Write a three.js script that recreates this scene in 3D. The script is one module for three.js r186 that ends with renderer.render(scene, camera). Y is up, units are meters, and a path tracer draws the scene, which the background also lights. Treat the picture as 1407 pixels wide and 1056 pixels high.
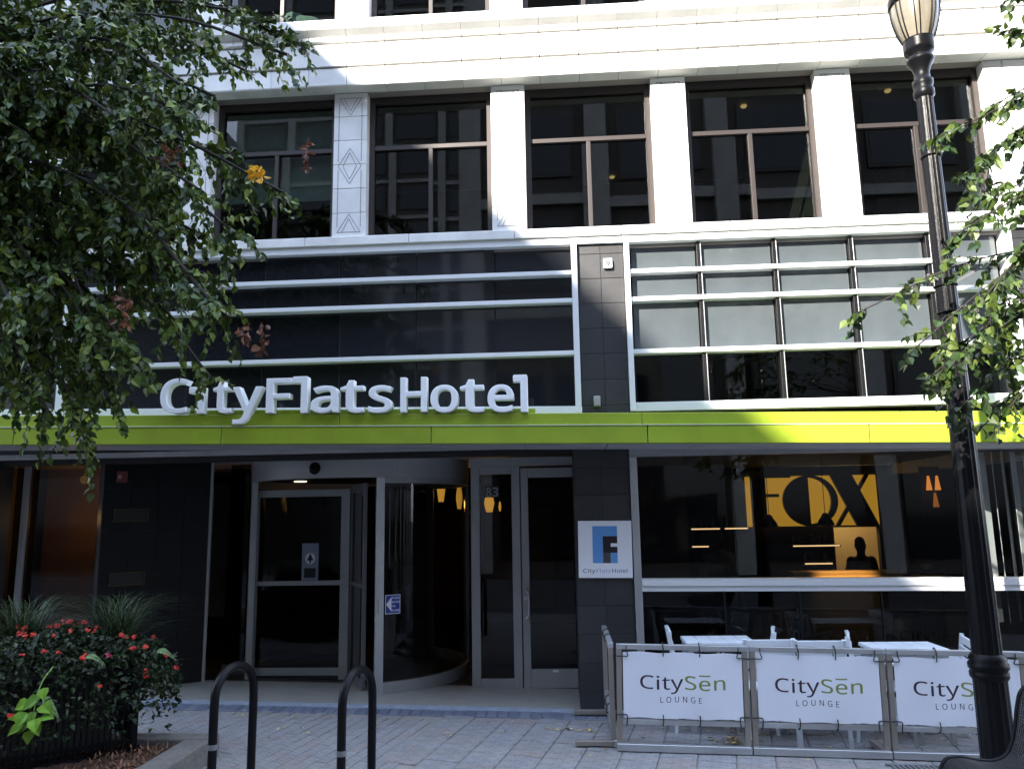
import * as THREE from 'three';
import { RoundedBoxGeometry } from 'three/addons/geometries/RoundedBoxGeometry.js';
import { TextGeometry } from 'three/addons/geometries/TextGeometry.js';
import { FontLoader } from 'three/addons/loaders/FontLoader.js';
import { mergeGeometries } from 'three/addons/utils/BufferGeometryUtils.js';
import { MarchingCubes } from 'three/addons/objects/MarchingCubes.js';
import { RectAreaLightUniformsLib } from 'three/addons/lights/RectAreaLightUniformsLib.js';

// ------------------------------------------------------------------ camera, sky, sun, exposure
const R = Math.PI / 180;
const scene = new THREE.Scene();
const camera = new THREE.PerspectiveCamera(52.4, 1024 / 768, 0.05, 400);
camera.position.set(0, 1.8, 7.7);
camera.rotation.set(9.523 * R, 3.592 * R, -0.974 * R, 'YXZ');
const renderer = new THREE.WebGLRenderer({ antialias: true });
renderer.setSize(1024, 768);
renderer.shadowMap.enabled = true;
renderer.toneMapping = THREE.LinearToneMapping;
renderer.toneMappingExposure = 4.2;
{ // clear morning sky: blue overhead, paler towards the horizon, the same all round
  const W = 128, H = 64, d = new Float32Array(W * H * 4);
  const zen = [0.66, 0.84, 1.22], hor = [1.2, 1.32, 1.48], gnd = [0.16, 0.16, 0.17];
  for (let r = 0; r < H; r++) {
    const el = Math.sin(((r + 0.5) / H - 0.5) * Math.PI);
    for (let c = 0; c < W; c++) for (let k = 0; k < 4; k++) {
      const t = Math.pow(Math.max(0, 1 - el), 2.5);
      d[(r * W + c) * 4 + k] = k === 3 ? 1 : el > 0 ? zen[k] + (hor[k] - zen[k]) * t : gnd[k];
    }
  }
  const sky = new THREE.DataTexture(d, W, H, THREE.RGBAFormat, THREE.FloatType);
  sky.mapping = THREE.EquirectangularReflectionMapping; sky.magFilter = THREE.LinearFilter; sky.needsUpdate = true;
  scene.background = sky; scene.environment = sky;
}
const sun = new THREE.DirectionalLight(new THREE.Color().setRGB(1, 0.93, 0.82), 4.6);
sun.name = 'sun';
sun.position.set(-0.61 * 30, 0.60 * 30, 30); sun.target.position.set(0, 0, 0);
sun.castShadow = true; sun.shadow.mapSize.set(4096, 4096);
Object.assign(sun.shadow.camera, { left: -30, right: 30, top: 30, bottom: -30, near: 0.5, far: 120 });
scene.add(sun, sun.target);
RectAreaLightUniformsLib.init();

// ------------------------------------------------------------------ helpers
let seed = 7;
const rnd = () => { seed = (seed * 1664525 + 1013904223) >>> 0; return seed / 4294967296; };
const rr = (a, b) => a + (b - a) * rnd();
const V = (x, y, z) => new THREE.Vector3(x, y, z);
const C = (r, g, b) => new THREE.Color().setRGB(r, g, b);
const used = {};
function numbered(name) { const n = used[name] = (used[name] ?? -1) + 1; return n ? name + '_' + String(n).padStart(3, '0') : name; }
function tag(o, label, category, group) { o.userData.label = label; o.userData.category = category; if (group) o.userData.group = group; return o; }
function thing(name, label, category, [x, y, z] = [0, 0, 0], turn = 0, group) {
  const o = new THREE.Group(); o.name = numbered(name); o.position.set(x, y, z); o.rotation.y = turn;
  scene.add(o); return tag(o, label, category, group);
}
function mg(list) { return list.length === 1 ? list[0] : mergeGeometries(list.map((g) => { const n = g.index ? g.toNonIndexed() : g.clone(); for (const k of Object.keys(n.attributes)) if (!['position', 'normal', 'uv', 'color'].includes(k)) n.deleteAttribute(k); return n; })); }
function part(name, geo, mat, parent, label) {
  const m = new THREE.Mesh(Array.isArray(geo) ? mg(geo) : geo, mat); m.name = name; m.castShadow = m.receiveShadow = true;
  parent.add(m); if (label) m.userData.label = label; return m;
}
function group(name, parent) { const g = new THREE.Group(); g.name = name; parent.add(g); return g; }
function solo(name, geo, mat, label, category, grp) { const m = part(numbered(name), geo, mat, scene); return tag(m, label, category, grp); }
function struct(name, geo, mat) { const m = part(name, geo, mat, scene); m.userData.kind = 'structure'; return m; }
function copy(src, label, name) { const c = src.clone(); c.name = numbered(name ?? src.name.replace(/_\d+$/, '')); c.userData = { ...src.userData }; if (label) c.userData.label = label; scene.add(c); return c; }
// box from extents, uv in metres
function B(x0, x1, y0, y1, z0, z1) {
  const g = new THREE.BoxGeometry(x1 - x0, y1 - y0, z1 - z0); g.translate((x0 + x1) / 2, (y0 + y1) / 2, (z0 + z1) / 2);
  return metreUV(g);
}
function metreUV(g) {
  const p = g.attributes.position, n = g.attributes.normal, u = g.attributes.uv;
  for (let i = 0; i < p.count; i++) {
    const ax = Math.abs(n.getX(i)), ay = Math.abs(n.getY(i)), az = Math.abs(n.getZ(i));
    if (az >= ax && az >= ay) u.setXY(i, p.getX(i), p.getY(i)); else if (ax >= ay) u.setXY(i, p.getZ(i), p.getY(i)); else u.setXY(i, p.getX(i), p.getZ(i));
  }
  return g;
}
function RB(x0, x1, y0, y1, z0, z1, r = 0.004, s = 1) {
  const g = new RoundedBoxGeometry(x1 - x0, y1 - y0, z1 - z0, s, r); g.translate((x0 + x1) / 2, (y0 + y1) / 2, (z0 + z1) / 2);
  return metreUV(g);
}
// chamfered slab standing on y=0 upwards (18 triangles + bottom left open)
function slab(w, d, h, c) {
  const a = w / 2, b = d / 2, P = [], N = [], U = [];
  const quad = (p) => { const e1 = V(...p[1]).sub(V(...p[0])), e2 = V(...p[2]).sub(V(...p[0])), n = e1.cross(e2).normalize(); for (const i of [0, 1, 2, 0, 2, 3]) { P.push(...p[i]); N.push(n.x, n.y, n.z); U.push(p[i][0], p[i][2]); } };
  const T = [[-a + c, h, b - c], [a - c, h, b - c], [a - c, h, -b + c], [-a + c, h, -b + c]], M = [[-a, h - c, b], [a, h - c, b], [a, h - c, -b], [-a, h - c, -b]], L = M.map(([x, , z]) => [x, 0, z]);
  quad(T); for (let i = 0; i < 4; i++) { const j = (i + 1) % 4; quad([M[i], M[j], T[j], T[i]]); quad([L[i], L[j], M[j], M[i]]); }
  const g = new THREE.BufferGeometry(); g.setAttribute('position', new THREE.Float32BufferAttribute(P, 3)); g.setAttribute('normal', new THREE.Float32BufferAttribute(N, 3)); g.setAttribute('uv', new THREE.Float32BufferAttribute(U, 2)); return g;
}
function tube(pts, r, seg = 24, rad = 8, closed = false) { return new THREE.TubeGeometry(new THREE.CatmullRomCurve3(pts.map((p) => p.isVector3 ? p : V(...p)), closed), seg, r, rad, closed); }
function rod(a, b, r, r2 = r, rad = 8) {
  const A = V(...a), D = V(...b).sub(A), g = new THREE.CylinderGeometry(r2, r, D.length(), rad); g.translate(0, D.length() / 2, 0);
  g.applyQuaternion(new THREE.Quaternion().setFromUnitVectors(V(0, 1, 0), D.clone().normalize())); g.translate(A.x, A.y, A.z); return g;
}
function bar(a, b, w, d) { // square bar between two points
  const A = V(...a), D = V(...b).sub(A), g = new THREE.BoxGeometry(w, D.length(), d); g.translate(0, D.length() / 2, 0);
  g.applyQuaternion(new THREE.Quaternion().setFromUnitVectors(V(0, 1, 0), D.clone().normalize())); g.translate(A.x, A.y, A.z); return g;
}
function tint(g, col) { const n = g.attributes.position.count, a = new Float32Array(n * 3); for (let i = 0; i < n; i++) { a[i * 3] = col.r; a[i * 3 + 1] = col.g; a[i * 3 + 2] = col.b; } g.setAttribute('color', new THREE.BufferAttribute(a, 3)); return g; }
const gy = (x) => -0.024 * (x - 0.4);               // the pavement falls gently to the right

// tiling value noise texture: several octaves, values lo..hi in each channel
function noiseTex(size, octaves, lo, hi, rep, sd, srgb = false, speck = 0) {
  let s = sd; const r = () => { s = (s * 1664525 + 1013904223) >>> 0; return s / 4294967296; };
  const acc = new Float32Array(size * size); let tot = 0;
  for (const [cells, amp] of octaves) {
    const g = Float32Array.from({ length: cells * cells }, r); tot += amp;
    for (let y = 0; y < size; y++) for (let x = 0; x < size; x++) {
      const fx = x / size * cells, fy = y / size * cells, ix = Math.floor(fx), iy = Math.floor(fy); let tx = fx - ix, ty = fy - iy; tx = tx * tx * (3 - 2 * tx); ty = ty * ty * (3 - 2 * ty);
      const at = (i, j) => g[(j % cells) * cells + (i % cells)];
      acc[y * size + x] += amp * ((at(ix, iy) * (1 - tx) + at(ix + 1, iy) * tx) * (1 - ty) + (at(ix, iy + 1) * (1 - tx) + at(ix + 1, iy + 1) * tx) * ty);
    }
  }
  const d = new Uint8Array(size * size * 4);
  for (let i = 0; i < size * size; i++) { let v = acc[i] / tot; v = Math.min(1, Math.max(0, (v - 0.5) * 1.6 + 0.5)); if (speck && r() < speck) v *= r(); for (let k = 0; k < 3; k++) d[i * 4 + k] = Math.round(255 * (lo[k] + (hi[k] - lo[k]) * v)); d[i * 4 + 3] = 255; }
  const t = new THREE.DataTexture(d, size, size, THREE.RGBAFormat); t.wrapS = t.wrapT = THREE.RepeatWrapping; t.magFilter = THREE.LinearFilter; t.minFilter = THREE.LinearMipmapLinearFilter; t.generateMipmaps = true;
  t.repeat.set(rep, rep); if (srgb) t.colorSpace = THREE.SRGBColorSpace; t.needsUpdate = true; return t;
}
const grey = (v) => [v, v, v];
const nFine = noiseTex(256, [[16, 1], [64, 0.8], [128, 0.6]], grey(0.72), grey(1), 1.3, 3, false, 0.01);
const nCoarse = noiseTex(256, [[4, 1], [12, 0.8], [48, 0.4]], grey(0.7), grey(1), 0.35, 5);
const nStreak = noiseTex(256, [[6, 1], [20, 0.6], [90, 0.3]], grey(0.82), grey(1), 0.6, 11);
const nGrain = noiseTex(256, [[64, 1], [128, 1]], grey(0), grey(1), 4, 17);
const nPave = noiseTex(256, [[8, 0.7], [32, 0.8], [96, 1]], grey(0.55), grey(1), 1.7, 23, false, 0.03);
const nMulch = noiseTex(256, [[24, 1], [80, 1]], grey(0.25), grey(1), 2.4, 29);

// ------------------------------------------------------------------ materials
const std = (o) => new THREE.MeshStandardMaterial(o), phy = (o) => new THREE.MeshPhysicalMaterial(o);
const M = {
  terra: [0.74, 0.78, 0.81].map((v) => phy({ color: C(v, v * 0.985, v * 0.95), map: nStreak, roughness: 0.42, bumpMap: nGrain, bumpScale: 0.0006, clearcoat: 0.25, clearcoatRoughness: 0.25 })),
  mortar: std({ color: C(0.22, 0.2, 0.18), roughness: 0.95 }),
  inlay: std({ color: C(0.24, 0.24, 0.25), roughness: 0.7 }),
  bronze: std({ color: C(0.045, 0.036, 0.034), roughness: 0.42, metalness: 0.25 }),
  alu: std({ color: C(0.56, 0.57, 0.58), roughness: 0.38, metalness: 0.75, map: nStreak }),
  aluGrey: std({ color: C(0.36, 0.36, 0.36), roughness: 0.45, metalness: 0.2, map: nStreak }),
  aluDark: std({ color: C(0.17, 0.17, 0.18), roughness: 0.45, metalness: 0.3, map: nStreak }),
  whiteBar: std({ color: C(0.72, 0.73, 0.75), roughness: 0.35, metalness: 0.1 }),
  blackMetal: phy({ color: C(0.006, 0.006, 0.007), roughness: 0.27, specularIntensity: 0.22, bumpMap: nGrain, bumpScale: 0.0003 }),
  blackWire: std({ color: C(0.012, 0.012, 0.013), roughness: 0.4, metalness: 0.1 }),
  mullion: std({ color: C(0.008, 0.008, 0.009), roughness: 0.35, metalness: 0.2 }),
  tile: [0.026, 0.03, 0.034, 0.029].map((v) => std({ color: C(v, v, v * 1.1), map: nFine, roughness: 0.5, bumpMap: nGrain, bumpScale: 0.0008 })),
  tileShaded: [0.009, 0.011, 0.01].map((v) => phy({ color: C(v, v, v * 1.1), map: nFine, roughness: 0.6, specularIntensity: 0.3, bumpMap: nGrain, bumpScale: 0.0008 })),  // same wall tile, darkened so the recess shade sits in its colour
  tileJoint: std({ color: C(0.05, 0.05, 0.055), roughness: 0.9 }),
  glassBlack: [0.010, 0.013, 0.011].map((v) => phy({ color: C(v, v * 1.1, v * 1.4), roughness: 0.06, specularIntensity: 0.8, clearcoat: 0.25, clearcoatRoughness: 0.02 })),  // near-black: shade on the left screen is put into the glass colour
  glassGrey: [0.085, 0.09, 0.088].map((v) => phy({ color: C(v * 0.86, v * 1.02, v * 1.12), roughness: 0.16, map: nStreak, clearcoat: 0.7, clearcoatRoughness: 0.03 })),
  pane: phy({ color: C(0.5, 0.54, 0.52), transmission: 1, thickness: 0, roughness: 0.01, ior: 1.45 }),
  paneClear: phy({ color: C(0.72, 0.74, 0.73), transmission: 1, thickness: 0, roughness: 0.005, ior: 1.4 }),
  paneDoor: phy({ color: C(0.42, 0.44, 0.44), transmission: 1, thickness: 0, roughness: 0.01, ior: 1.38 }),
  lime: [0.34, 0.36, 0.33].map((v) => std({ color: C(v * 0.88, v * 1.16, 0.03), roughness: 0.32, metalness: 0.0, map: nStreak, bumpMap: nCoarse, bumpScale: 0.002 })),
  soffit: std({ color: C(0.5, 0.5, 0.5), roughness: 0.55, map: nStreak }),
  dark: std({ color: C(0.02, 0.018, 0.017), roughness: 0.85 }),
  room: std({ color: C(0.07, 0.066, 0.06), roughness: 0.9 }),
  roomLight: std({ color: C(0.2, 0.19, 0.17), roughness: 0.9 }),
  warmWall: std({ color: C(0.3, 0.15, 0.06), roughness: 0.8, map: nCoarse }),
  beige: std({ color: C(0.55, 0.4, 0.2), roughness: 0.8 }),
  wood: std({ color: C(0.5, 0.3, 0.12), roughness: 0.5, map: nStreak }),
  letter: std({ color: C(0.86, 0.87, 0.88), roughness: 0.3 }),
  white: std({ color: C(0.78, 0.79, 0.82), roughness: 0.45 }),
  slat: std({ color: C(0.72, 0.76, 0.8), roughness: 0.4, map: nStreak }),
  fabric: std({ color: C(0.28, 0.33, 0.29), roughness: 0.95 }),
  concrete: std({ color: C(0.17, 0.158, 0.142), map: nPave, roughness: 0.9, bumpMap: nGrain, bumpScale: 0.0015 }),
  kerb: std({ color: C(0.32, 0.37, 0.46), map: nPave, roughness: 0.75, bumpMap: nGrain, bumpScale: 0.001 }),  // sky sheen on the threshold strip is put into this blue
  terrazzo: std({ color: C(0.34, 0.33, 0.3), map: nFine, roughness: 0.4 }),
  asphalt: std({ color: C(0.07, 0.07, 0.072), map: nPave, roughness: 0.9 }),
  earth: std({ color: C(0.05, 0.045, 0.04), roughness: 1 }),
  mulch: std({ color: C(0.12, 0.06, 0.035), map: nMulch, roughness: 1, bumpMap: nMulch, bumpScale: 0.02 }),
  bark: std({ color: C(0.035, 0.028, 0.023), roughness: 0.95, map: nFine, bumpMap: nFine, bumpScale: 0.01 }),
  leaf: phy({ color: C(1, 1, 1), vertexColors: true, roughness: 0.42, specularIntensity: 0.5, side: THREE.DoubleSide, transmission: 0.36, thickness: 0 }),
  petal: std({ color: C(1, 1, 1), vertexColors: true, roughness: 0.6, side: THREE.DoubleSide }),
  clothes: std({ color: C(1, 1, 1), vertexColors: true, roughness: 0.9 }),
  brick: std({ color: C(0.1, 0.085, 0.075), roughness: 0.9, map: nPave }),
  stone: std({ color: C(0.34, 0.33, 0.31), roughness: 0.85, map: nCoarse }),
};
const PAVES = [[0.255, 0.248, 0.25], [0.27, 0.262, 0.258], [0.24, 0.236, 0.24], [0.268, 0.24, 0.232], [0.258, 0.25, 0.256], [0.248, 0.232, 0.226]].map((c) => std({ color: C(...c), map: nPave, roughness: 0.82, bumpMap: nGrain, bumpScale: 0.0015 }));
const glow = (r, g, b, k = 1) => std({ color: C(0.05, 0.04, 0.03), emissive: C(r, g, b), emissiveIntensity: k * 0.62 });

const T = { sans: null };
const fontSans = await new FontLoader().loadAsync('fonts/droid/droid_sans_regular.typeface.json');

// ------------------------------------------------------------------ ground
{
  const g = new THREE.PlaneGeometry(700, 700); g.rotateX(-Math.PI / 2); g.translate(0, -0.3, 0); struct('ground', metreUV(g), M.earth);
  struct('road', B(-60, 60, -0.6, -0.13, 5.4, 14.5), M.asphalt).rotation.z = -0.024;
  const pav = group('pavement', scene); pav.userData.kind = 'structure'; pav.position.set(0.4, 0, 0); pav.rotation.z = -0.024;
  part('bedding', B(-40, 40, -0.25, -0.012, 0.14, 5.3), M.mortar, pav);
  part('kerb_stone', B(-40, 40, -0.25, -0.004, 5.303, 5.4), M.concrete, pav);
  part('threshold_strip', [B(-12, 12, -0.2, 0.004, -0.01, 0.135)], M.kerb, pav);
  part('threshold_slab', [B(-12, 12, -0.2, 0, -0.92, -0.013)], M.terrazzo, pav);
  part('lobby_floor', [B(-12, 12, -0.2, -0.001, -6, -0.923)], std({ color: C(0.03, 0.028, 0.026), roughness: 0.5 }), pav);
  // soldier course along the threshold, sky sheen put into the blue-grey brick colour
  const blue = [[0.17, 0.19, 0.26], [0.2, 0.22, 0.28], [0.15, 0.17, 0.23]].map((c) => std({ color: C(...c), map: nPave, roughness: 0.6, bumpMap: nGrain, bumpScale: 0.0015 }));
  const solG = slab(0.094, 0.196, 0.04, 0.005), rest = [[], [], []], far = PAVES.map(() => []);
  for (let i = -70; i < 70; i++) {
    const x = i * 0.1 - 0.4, h = rr(-0.0025, 0.0015), m = Math.floor(rnd() * 3);
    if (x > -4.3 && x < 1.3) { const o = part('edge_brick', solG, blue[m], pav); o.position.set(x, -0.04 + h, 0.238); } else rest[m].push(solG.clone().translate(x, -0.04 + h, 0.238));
  }
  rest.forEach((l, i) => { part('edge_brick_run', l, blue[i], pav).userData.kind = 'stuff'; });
  // two fields of pavers laid askew to the building
  const ang = 11.5 * R, ca = Math.cos(ang), sa = Math.sin(ang);
  let singles = 0; const cand = [];
  const fields = [{ w: 0.28, d: 0.14, ok: (x) => x > -1.25, run: 0 }, { w: 0.1, d: 0.2, ok: (x) => x <= -1.25, run: 0.5 }];
  for (const f of fields) {
    const g = slab(f.w - 0.005, f.d - 0.005, 0.05, 0.004);
    for (let a = -60; a < 120; a++) for (let b = -60; b < 60; b++) {
      const u = a * f.w - 4, v = b * f.d + (f.run ? (a & 1) * f.d * f.run : 0) + 2.4;
      const x = u * ca + (v - 2.4) * -sa, z = 2.4 + u * sa * 1 + (v - 2.4) * ca;
      const wx = x + 0.4; // pavement x runs from its own origin
      if (z < 0.4 || z > 5.2 || wx < -9 || wx > 10 || !f.ok(wx)) continue;
      if (wx < -2.65 && z > 1.62) continue; // the planting pit
      cand.push({ x, z, g, f, near: wx > -3.9 && wx < 3.3 && z < 1.75 });
    }
  }
  cand.sort((p, q) => q.z - p.z);
  for (const p of cand) {
    const m = Math.floor(rnd() * PAVES.length), h = rr(-0.003, 0.002), tilt = [rr(-0.008, 0.008), rr(-0.008, 0.008)];
    if (p.near && singles < 300) {
      const o = part('paver', p.g, PAVES[m], pav); o.position.set(p.x, -0.05 + h, p.z); o.rotation.set(tilt[0], -ang, tilt[1], 'YXZ'); singles++;
    } else { const q = p.g.clone(); q.rotateX(tilt[0]); q.rotateZ(tilt[1]); q.rotateY(-ang); q.translate(p.x, -0.05 + h, p.z); far[m].push(q); }
  }
  far.forEach((l, i) => { if (l.length) part('paver_field', l, PAVES[i], pav).userData.kind = 'stuff'; });
}

// ------------------------------------------------------------------ buildings across the street (shade and reflections)
function oppositeBuilding(label, x0, x1, h, z0, z1, wallM, pilM, bay, storey) {
  const b = thing('street_building', label, 'building');
  part('wall', B(x0, x1, -0.5, h - 0.505, z0, z1), wallM, b);
  part('roof', B(x0, x1, h - 0.5, h, z0 - 0.02, z1 - 0.01), pilM, b);
  const pil = B(0, 0.7, 0, h - 0.51, z0 - 0.35, z0 - 0.002), band = B(x0, x1, 0, 0.35, z0 - 0.2, z0 - 0.001), fr = B(0, bay - 1.4, 0, storey * 0.62, z0 - 0.1, z0 - 0.004), gl = B(0.1, bay - 1.5, 0.1, storey * 0.62 - 0.1, z0 - 0.12, z0 - 0.102);
  for (let x = x0; x < x1 - bay + 0.01; x += bay) {
    part('pilaster', pil, pilM, b).position.x = x;
    for (let y = 4.2; y < h - storey; y += storey) {
      const w = part('window', fr, M.bronze, b); w.position.set(x + 1.05, y + storey * 0.2, 0); part('pane', gl, M.glassBlack[1], w);
    }
    const s = part('shop_window', B(0.95, bay - 0.2, 0.4, 3.2, z0 - 0.1, z0 - 0.004), M.glassBlack[0], b); s.position.x = x;
  }
  for (let y = 4.0; y < h; y += storey) part('belt_course', band, pilM, b).position.y = y;
  return b;
}
oppositeBuilding('dark brick building across the street, left of the side street', -43.83, -13.83, 18, 15.5, 45, M.brick, M.stone, 5, 3.5);
oppositeBuilding('brick and stone building across the street, straight behind the viewer', -3, 37, 24, 16, 40, M.brick, M.stone, 4, 3.8);
oppositeBuilding('added tall building at the far end of the side street, blocks sky from window reflections', -31, 12, 56, 61, 76, M.brick, M.stone, 5.1, 3.6);  // unseen, added to keep bright sky out of the window reflections
oppositeBuilding('long brick building left of the added tall one, sized to fill window reflections', -90, -31.1, 37, 62, 75, M.brick, M.stone, 5, 3.6);

// ------------------------------------------------------------------ the hotel
const hotel = thing('hotel_building', 'white tiled hotel building with dark glass screens and lime green canopy', 'building');
const XL = -9.2, XR = 5.05;
const wx = (i) => -3.695 + 1.698 * (i - 1), WW = 1.335;
const pickT = () => M.terra[Math.floor(rnd() * 3)];
// terracotta wall
{
  const wall = group('upper_wall', hotel);
  part('backing', [B(XL, XR, 6.345, 7.235, -0.4, -0.012), B(XL, XR, 8.95, 13, -0.4, -0.012), B(XL, XR, 4.5, 4.7, -0.4, -0.05)], M.mortar, wall);
  part('parapet', B(XL - 0.1, XR, 13, 13.4, -0.5, 0.15), M.terra[1], wall);
  part('roof', B(XL, XR, 12.8, 12.98, -9, -0.41), M.dark, wall);
  part('side_wall', [B(XR - 0.25, XR, 2.3, 12.79, -9, -0.402), B(XL, XL + 0.25, -0.5, 12.79, -9, -0.402), B(XL + 0.252, XR - 0.252, -0.5, 12.79, -9, -8.8)], M.terra[0], wall);
  for (let r = 0; r < 4; r++) for (let i = 0; i < 14; i++) part('terracotta_block', RB(XL + i * 1.018 + 0.003, XL + (i + 1) * 1.018 - 0.003, 8.955 + r, 9.955 + r - 0.006, -0.2, 0, 0.004), pickT(), wall);
  // sill strip under the second floor windows
  const n = 13;
  for (let i = 0; i < n; i++) {
    const a = XL + i * (XR - XL) / n, b = a + (XR - XL) / n;
    part('sill_block', RB(a + 0.002, b - 0.002, 4.6, 4.698, -0.3, 0.06, 0.008, 2), pickT(), wall);
  }
  part('metal_flashing', [B(XL, XR, 4.527, 4.597, -0.3, 0.035)], M.whiteBar, wall);
}
// pilasters
function pilaster(x0, x1, y0, y1, rows, ornament) {
  const p = group('pilaster', hotel), h = (y1 - y0) / rows, w = x1 - x0;
  part('backing', B(x0 + 0.006, x1 - 0.006, y0, y1, -0.3, -0.008), M.mortar, p);
  for (let r = 0; r < rows; r++) part('terracotta_block', RB(x0, x1, y0 + r * h + 0.002, y0 + (r + 1) * h - 0.002, -0.3, 0, 0.004), pickT(), p);
  if (!ornament) return;
  const L = [], cx = (x0 + x1) / 2, e = w / 2 - 0.055, line = (ax, ay, bx, by) => L.push(bar([cx + ax, ay, 0.0005], [cx + bx, by, 0.0005], 0.006, 0.004));
  const top = y1 - 0.06, bot = y0 + 0.06, mid = (y0 + y1) / 2 - 0.02;
  for (const s of [-1, 1]) {
    for (const [k, d] of [[e, 0.2], [e - 0.05, 0.15]]) {
      line(s * k, top, 0, top - d); line(s * k, bot, 0, bot + d);
      line(s * k, mid, 0, mid + d); line(s * k, mid, 0, mid - d);
    }
    line(s * e, top - 0.06, s * e, mid + 0.05); line(s * e, mid - 0.05, s * e, bot + 0.06);
  }
  line(-e, top, e, top); line(-e, bot, e, bot);
  part('chevron_inlay', L, M.inlay, p);
}
for (const [y0, y1, rows, orn] of [[4.703, 6.342, 6, true], [7.237, 8.948, 6, false]]) {
  for (let i = -1; i < 5; i++) pilaster(wx(i) + WW + 0.002, wx(i + 1) - 0.002, y0, y1, rows, orn);
  pilaster(wx(5) + WW + 0.002, wx(5) + WW + 0.19, y0, y1, rows, false);
  pilaster(wx(5) + WW + 0.198, XR, y0, y1, rows, false);
  pilaster(XL, XL + 0.55, y0, y1, rows, false); pilaster(XL + 0.56, wx(-1) - 0.002, y0, y1, rows, false);
}
// cornice between the second and the third floor
{
  const c = group('cornice', hotel), L = 0.4125;
  const prof = (pts, x0, x1) => { const s = new THREE.Shape(pts.map(([z, y]) => new THREE.Vector2(z, y))); const g = new THREE.ExtrudeGeometry(s, { depth: x1 - x0, bevelEnabled: true, bevelThickness: 0.002, bevelSize: 0.002, bevelSegments: 1 }); g.rotateY(-Math.PI / 2); g.translate(x1, 0, 0); return metreUV(g.toNonIndexed ? g : g); };
  for (let x = XL; x < XR - 0.05; x += L) {
    const a = x + 0.004, b = Math.min(x + L, XR) - 0.004;
    part('cornice_block', prof([[-0.011, 6.348], [0.145, 6.348], [0.15, 6.36], [0.15, 6.545], [-0.011, 6.545]], a, b), pickT(), c);
    part('fascia_block', RB(a, b, 6.564, 6.82, -0.011, 0.168, 0.004), pickT(), c);
    part('moulding_block', prof([[-0.011, 6.834], [0.178, 6.834], [0.192, 6.848], [0.19, 6.888], [-0.011, 6.888]], a, b), pickT(), c);
    part('sill_block', prof([[-0.3, 6.897], [0.186, 6.898], [0.25, 6.95], [0.25, 7.05], [0.238, 7.064], [0.05, 7.19], [-0.3, 7.232]], a, b), pickT(), c);
  }
}
// second and third floor windows
const winGeo = (h) => {
  const mid = h * 0.64, t = 0.055, z0 = -0.2, z1 = -0.12;
  return {
    frame: [B(0, t, 0, h, z0, z1), B(WW - t, WW, 0, h, z0, z1), B(t, WW - t, 0, t, z0, z1), B(t, WW - t, h - 0.075, h, z0, z1)],
    rail: RB(t, WW - t, mid - 0.024, mid + 0.024, z0, z1 - 0.008, 0.003), mullion: RB(WW / 2 - 0.022, WW / 2 + 0.022, t, mid - 0.024, z0, z1 - 0.01, 0.003),
    panes: [B(t, WW - t, mid + 0.024, h - 0.075, -0.166, -0.16), B(t, WW / 2 - 0.022, t, mid - 0.024, -0.166, -0.16), B(WW / 2 + 0.022, WW - t, t, mid - 0.024, -0.166, -0.16)],
  };
};
const wg = winGeo(1.636), wg3 = winGeo(1.705);
wg.frame = mg(wg.frame); wg3.frame = mg(wg3.frame);
for (const [g, y] of [[wg, 4.704], [wg3, 7.24]]) for (let i = -1; i <= 5; i++) {
  const w = group('window', hotel); w.position.set(wx(i), y, 0);
  part('frame', g.frame, M.bronze, w); part('rail', g.rail, M.bronze, w); part('mullion', g.mullion, M.bronze, w);
  for (const p of g.panes) { const q = part('pane', p, M.pane, w); q.rotation.set(rr(-0.004, 0.004), rr(-0.004, 0.004), 0); }
  if (y < 5 && i === 1) part('roller_blind', B(0.06, WW - 0.06, 0.52, 1.57, -0.235, -0.23), std({ color: C(0.6, 0.68, 0.63), roughness: 0.9, map: nFine }), w, 'grey green roller blind drawn two thirds down');
}
// rooms behind the windows
{
  const r = group('upper_rooms', hotel);
  for (const [y0, y1] of [[4.55, 6.75], [7.0, 9.3]]) {
    part('room_back', B(XL + 0.3, XR - 0.3, y0, y1, -3.7, -3.6), M.room, r);
    part('room_floor', B(XL + 0.3, XR - 0.3, y0 - 0.02, y0, -3.59, -0.41), M.room, r);
    part('room_ceiling', B(XL + 0.3, XR - 0.3, y1, y1 + 0.02, -3.59, -0.41), M.roomLight, r);
    for (const i of [0, 2, 4]) part('partition', B(wx(i) + WW + 0.1, wx(i + 1) - 0.1, y0, y1, -3.59, -0.42), M.room, r);
  }
}
for (const [x, y, z, l] of [[2.35, 6.72, -1.4, 'nearest behind the fourth second floor window'], [1.75, 6.72, -2.6, 'middle one behind the fourth second floor window'], [1.55, 6.72, -3.3, 'deepest behind the fourth second floor window'], [4.0, 6.72, -1.2, 'nearer one behind the second floor window beside the lamp post'], [3.95, 6.72, -2.7, 'deeper one behind the second floor window beside the lamp post'], [0.85, 6.72, -3.3, 'seen low through the middle second floor window']])
  solo('ceiling_lamp', new THREE.CylinderGeometry(0.04, 0.03, 0.02, 16).translate(x, y, z), glow(1, 0.66, 0.25, 0.5), 'small round amber ceiling lamp, ' + l, 'ceiling light', 'ceiling lamps behind the second floor windows');
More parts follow.
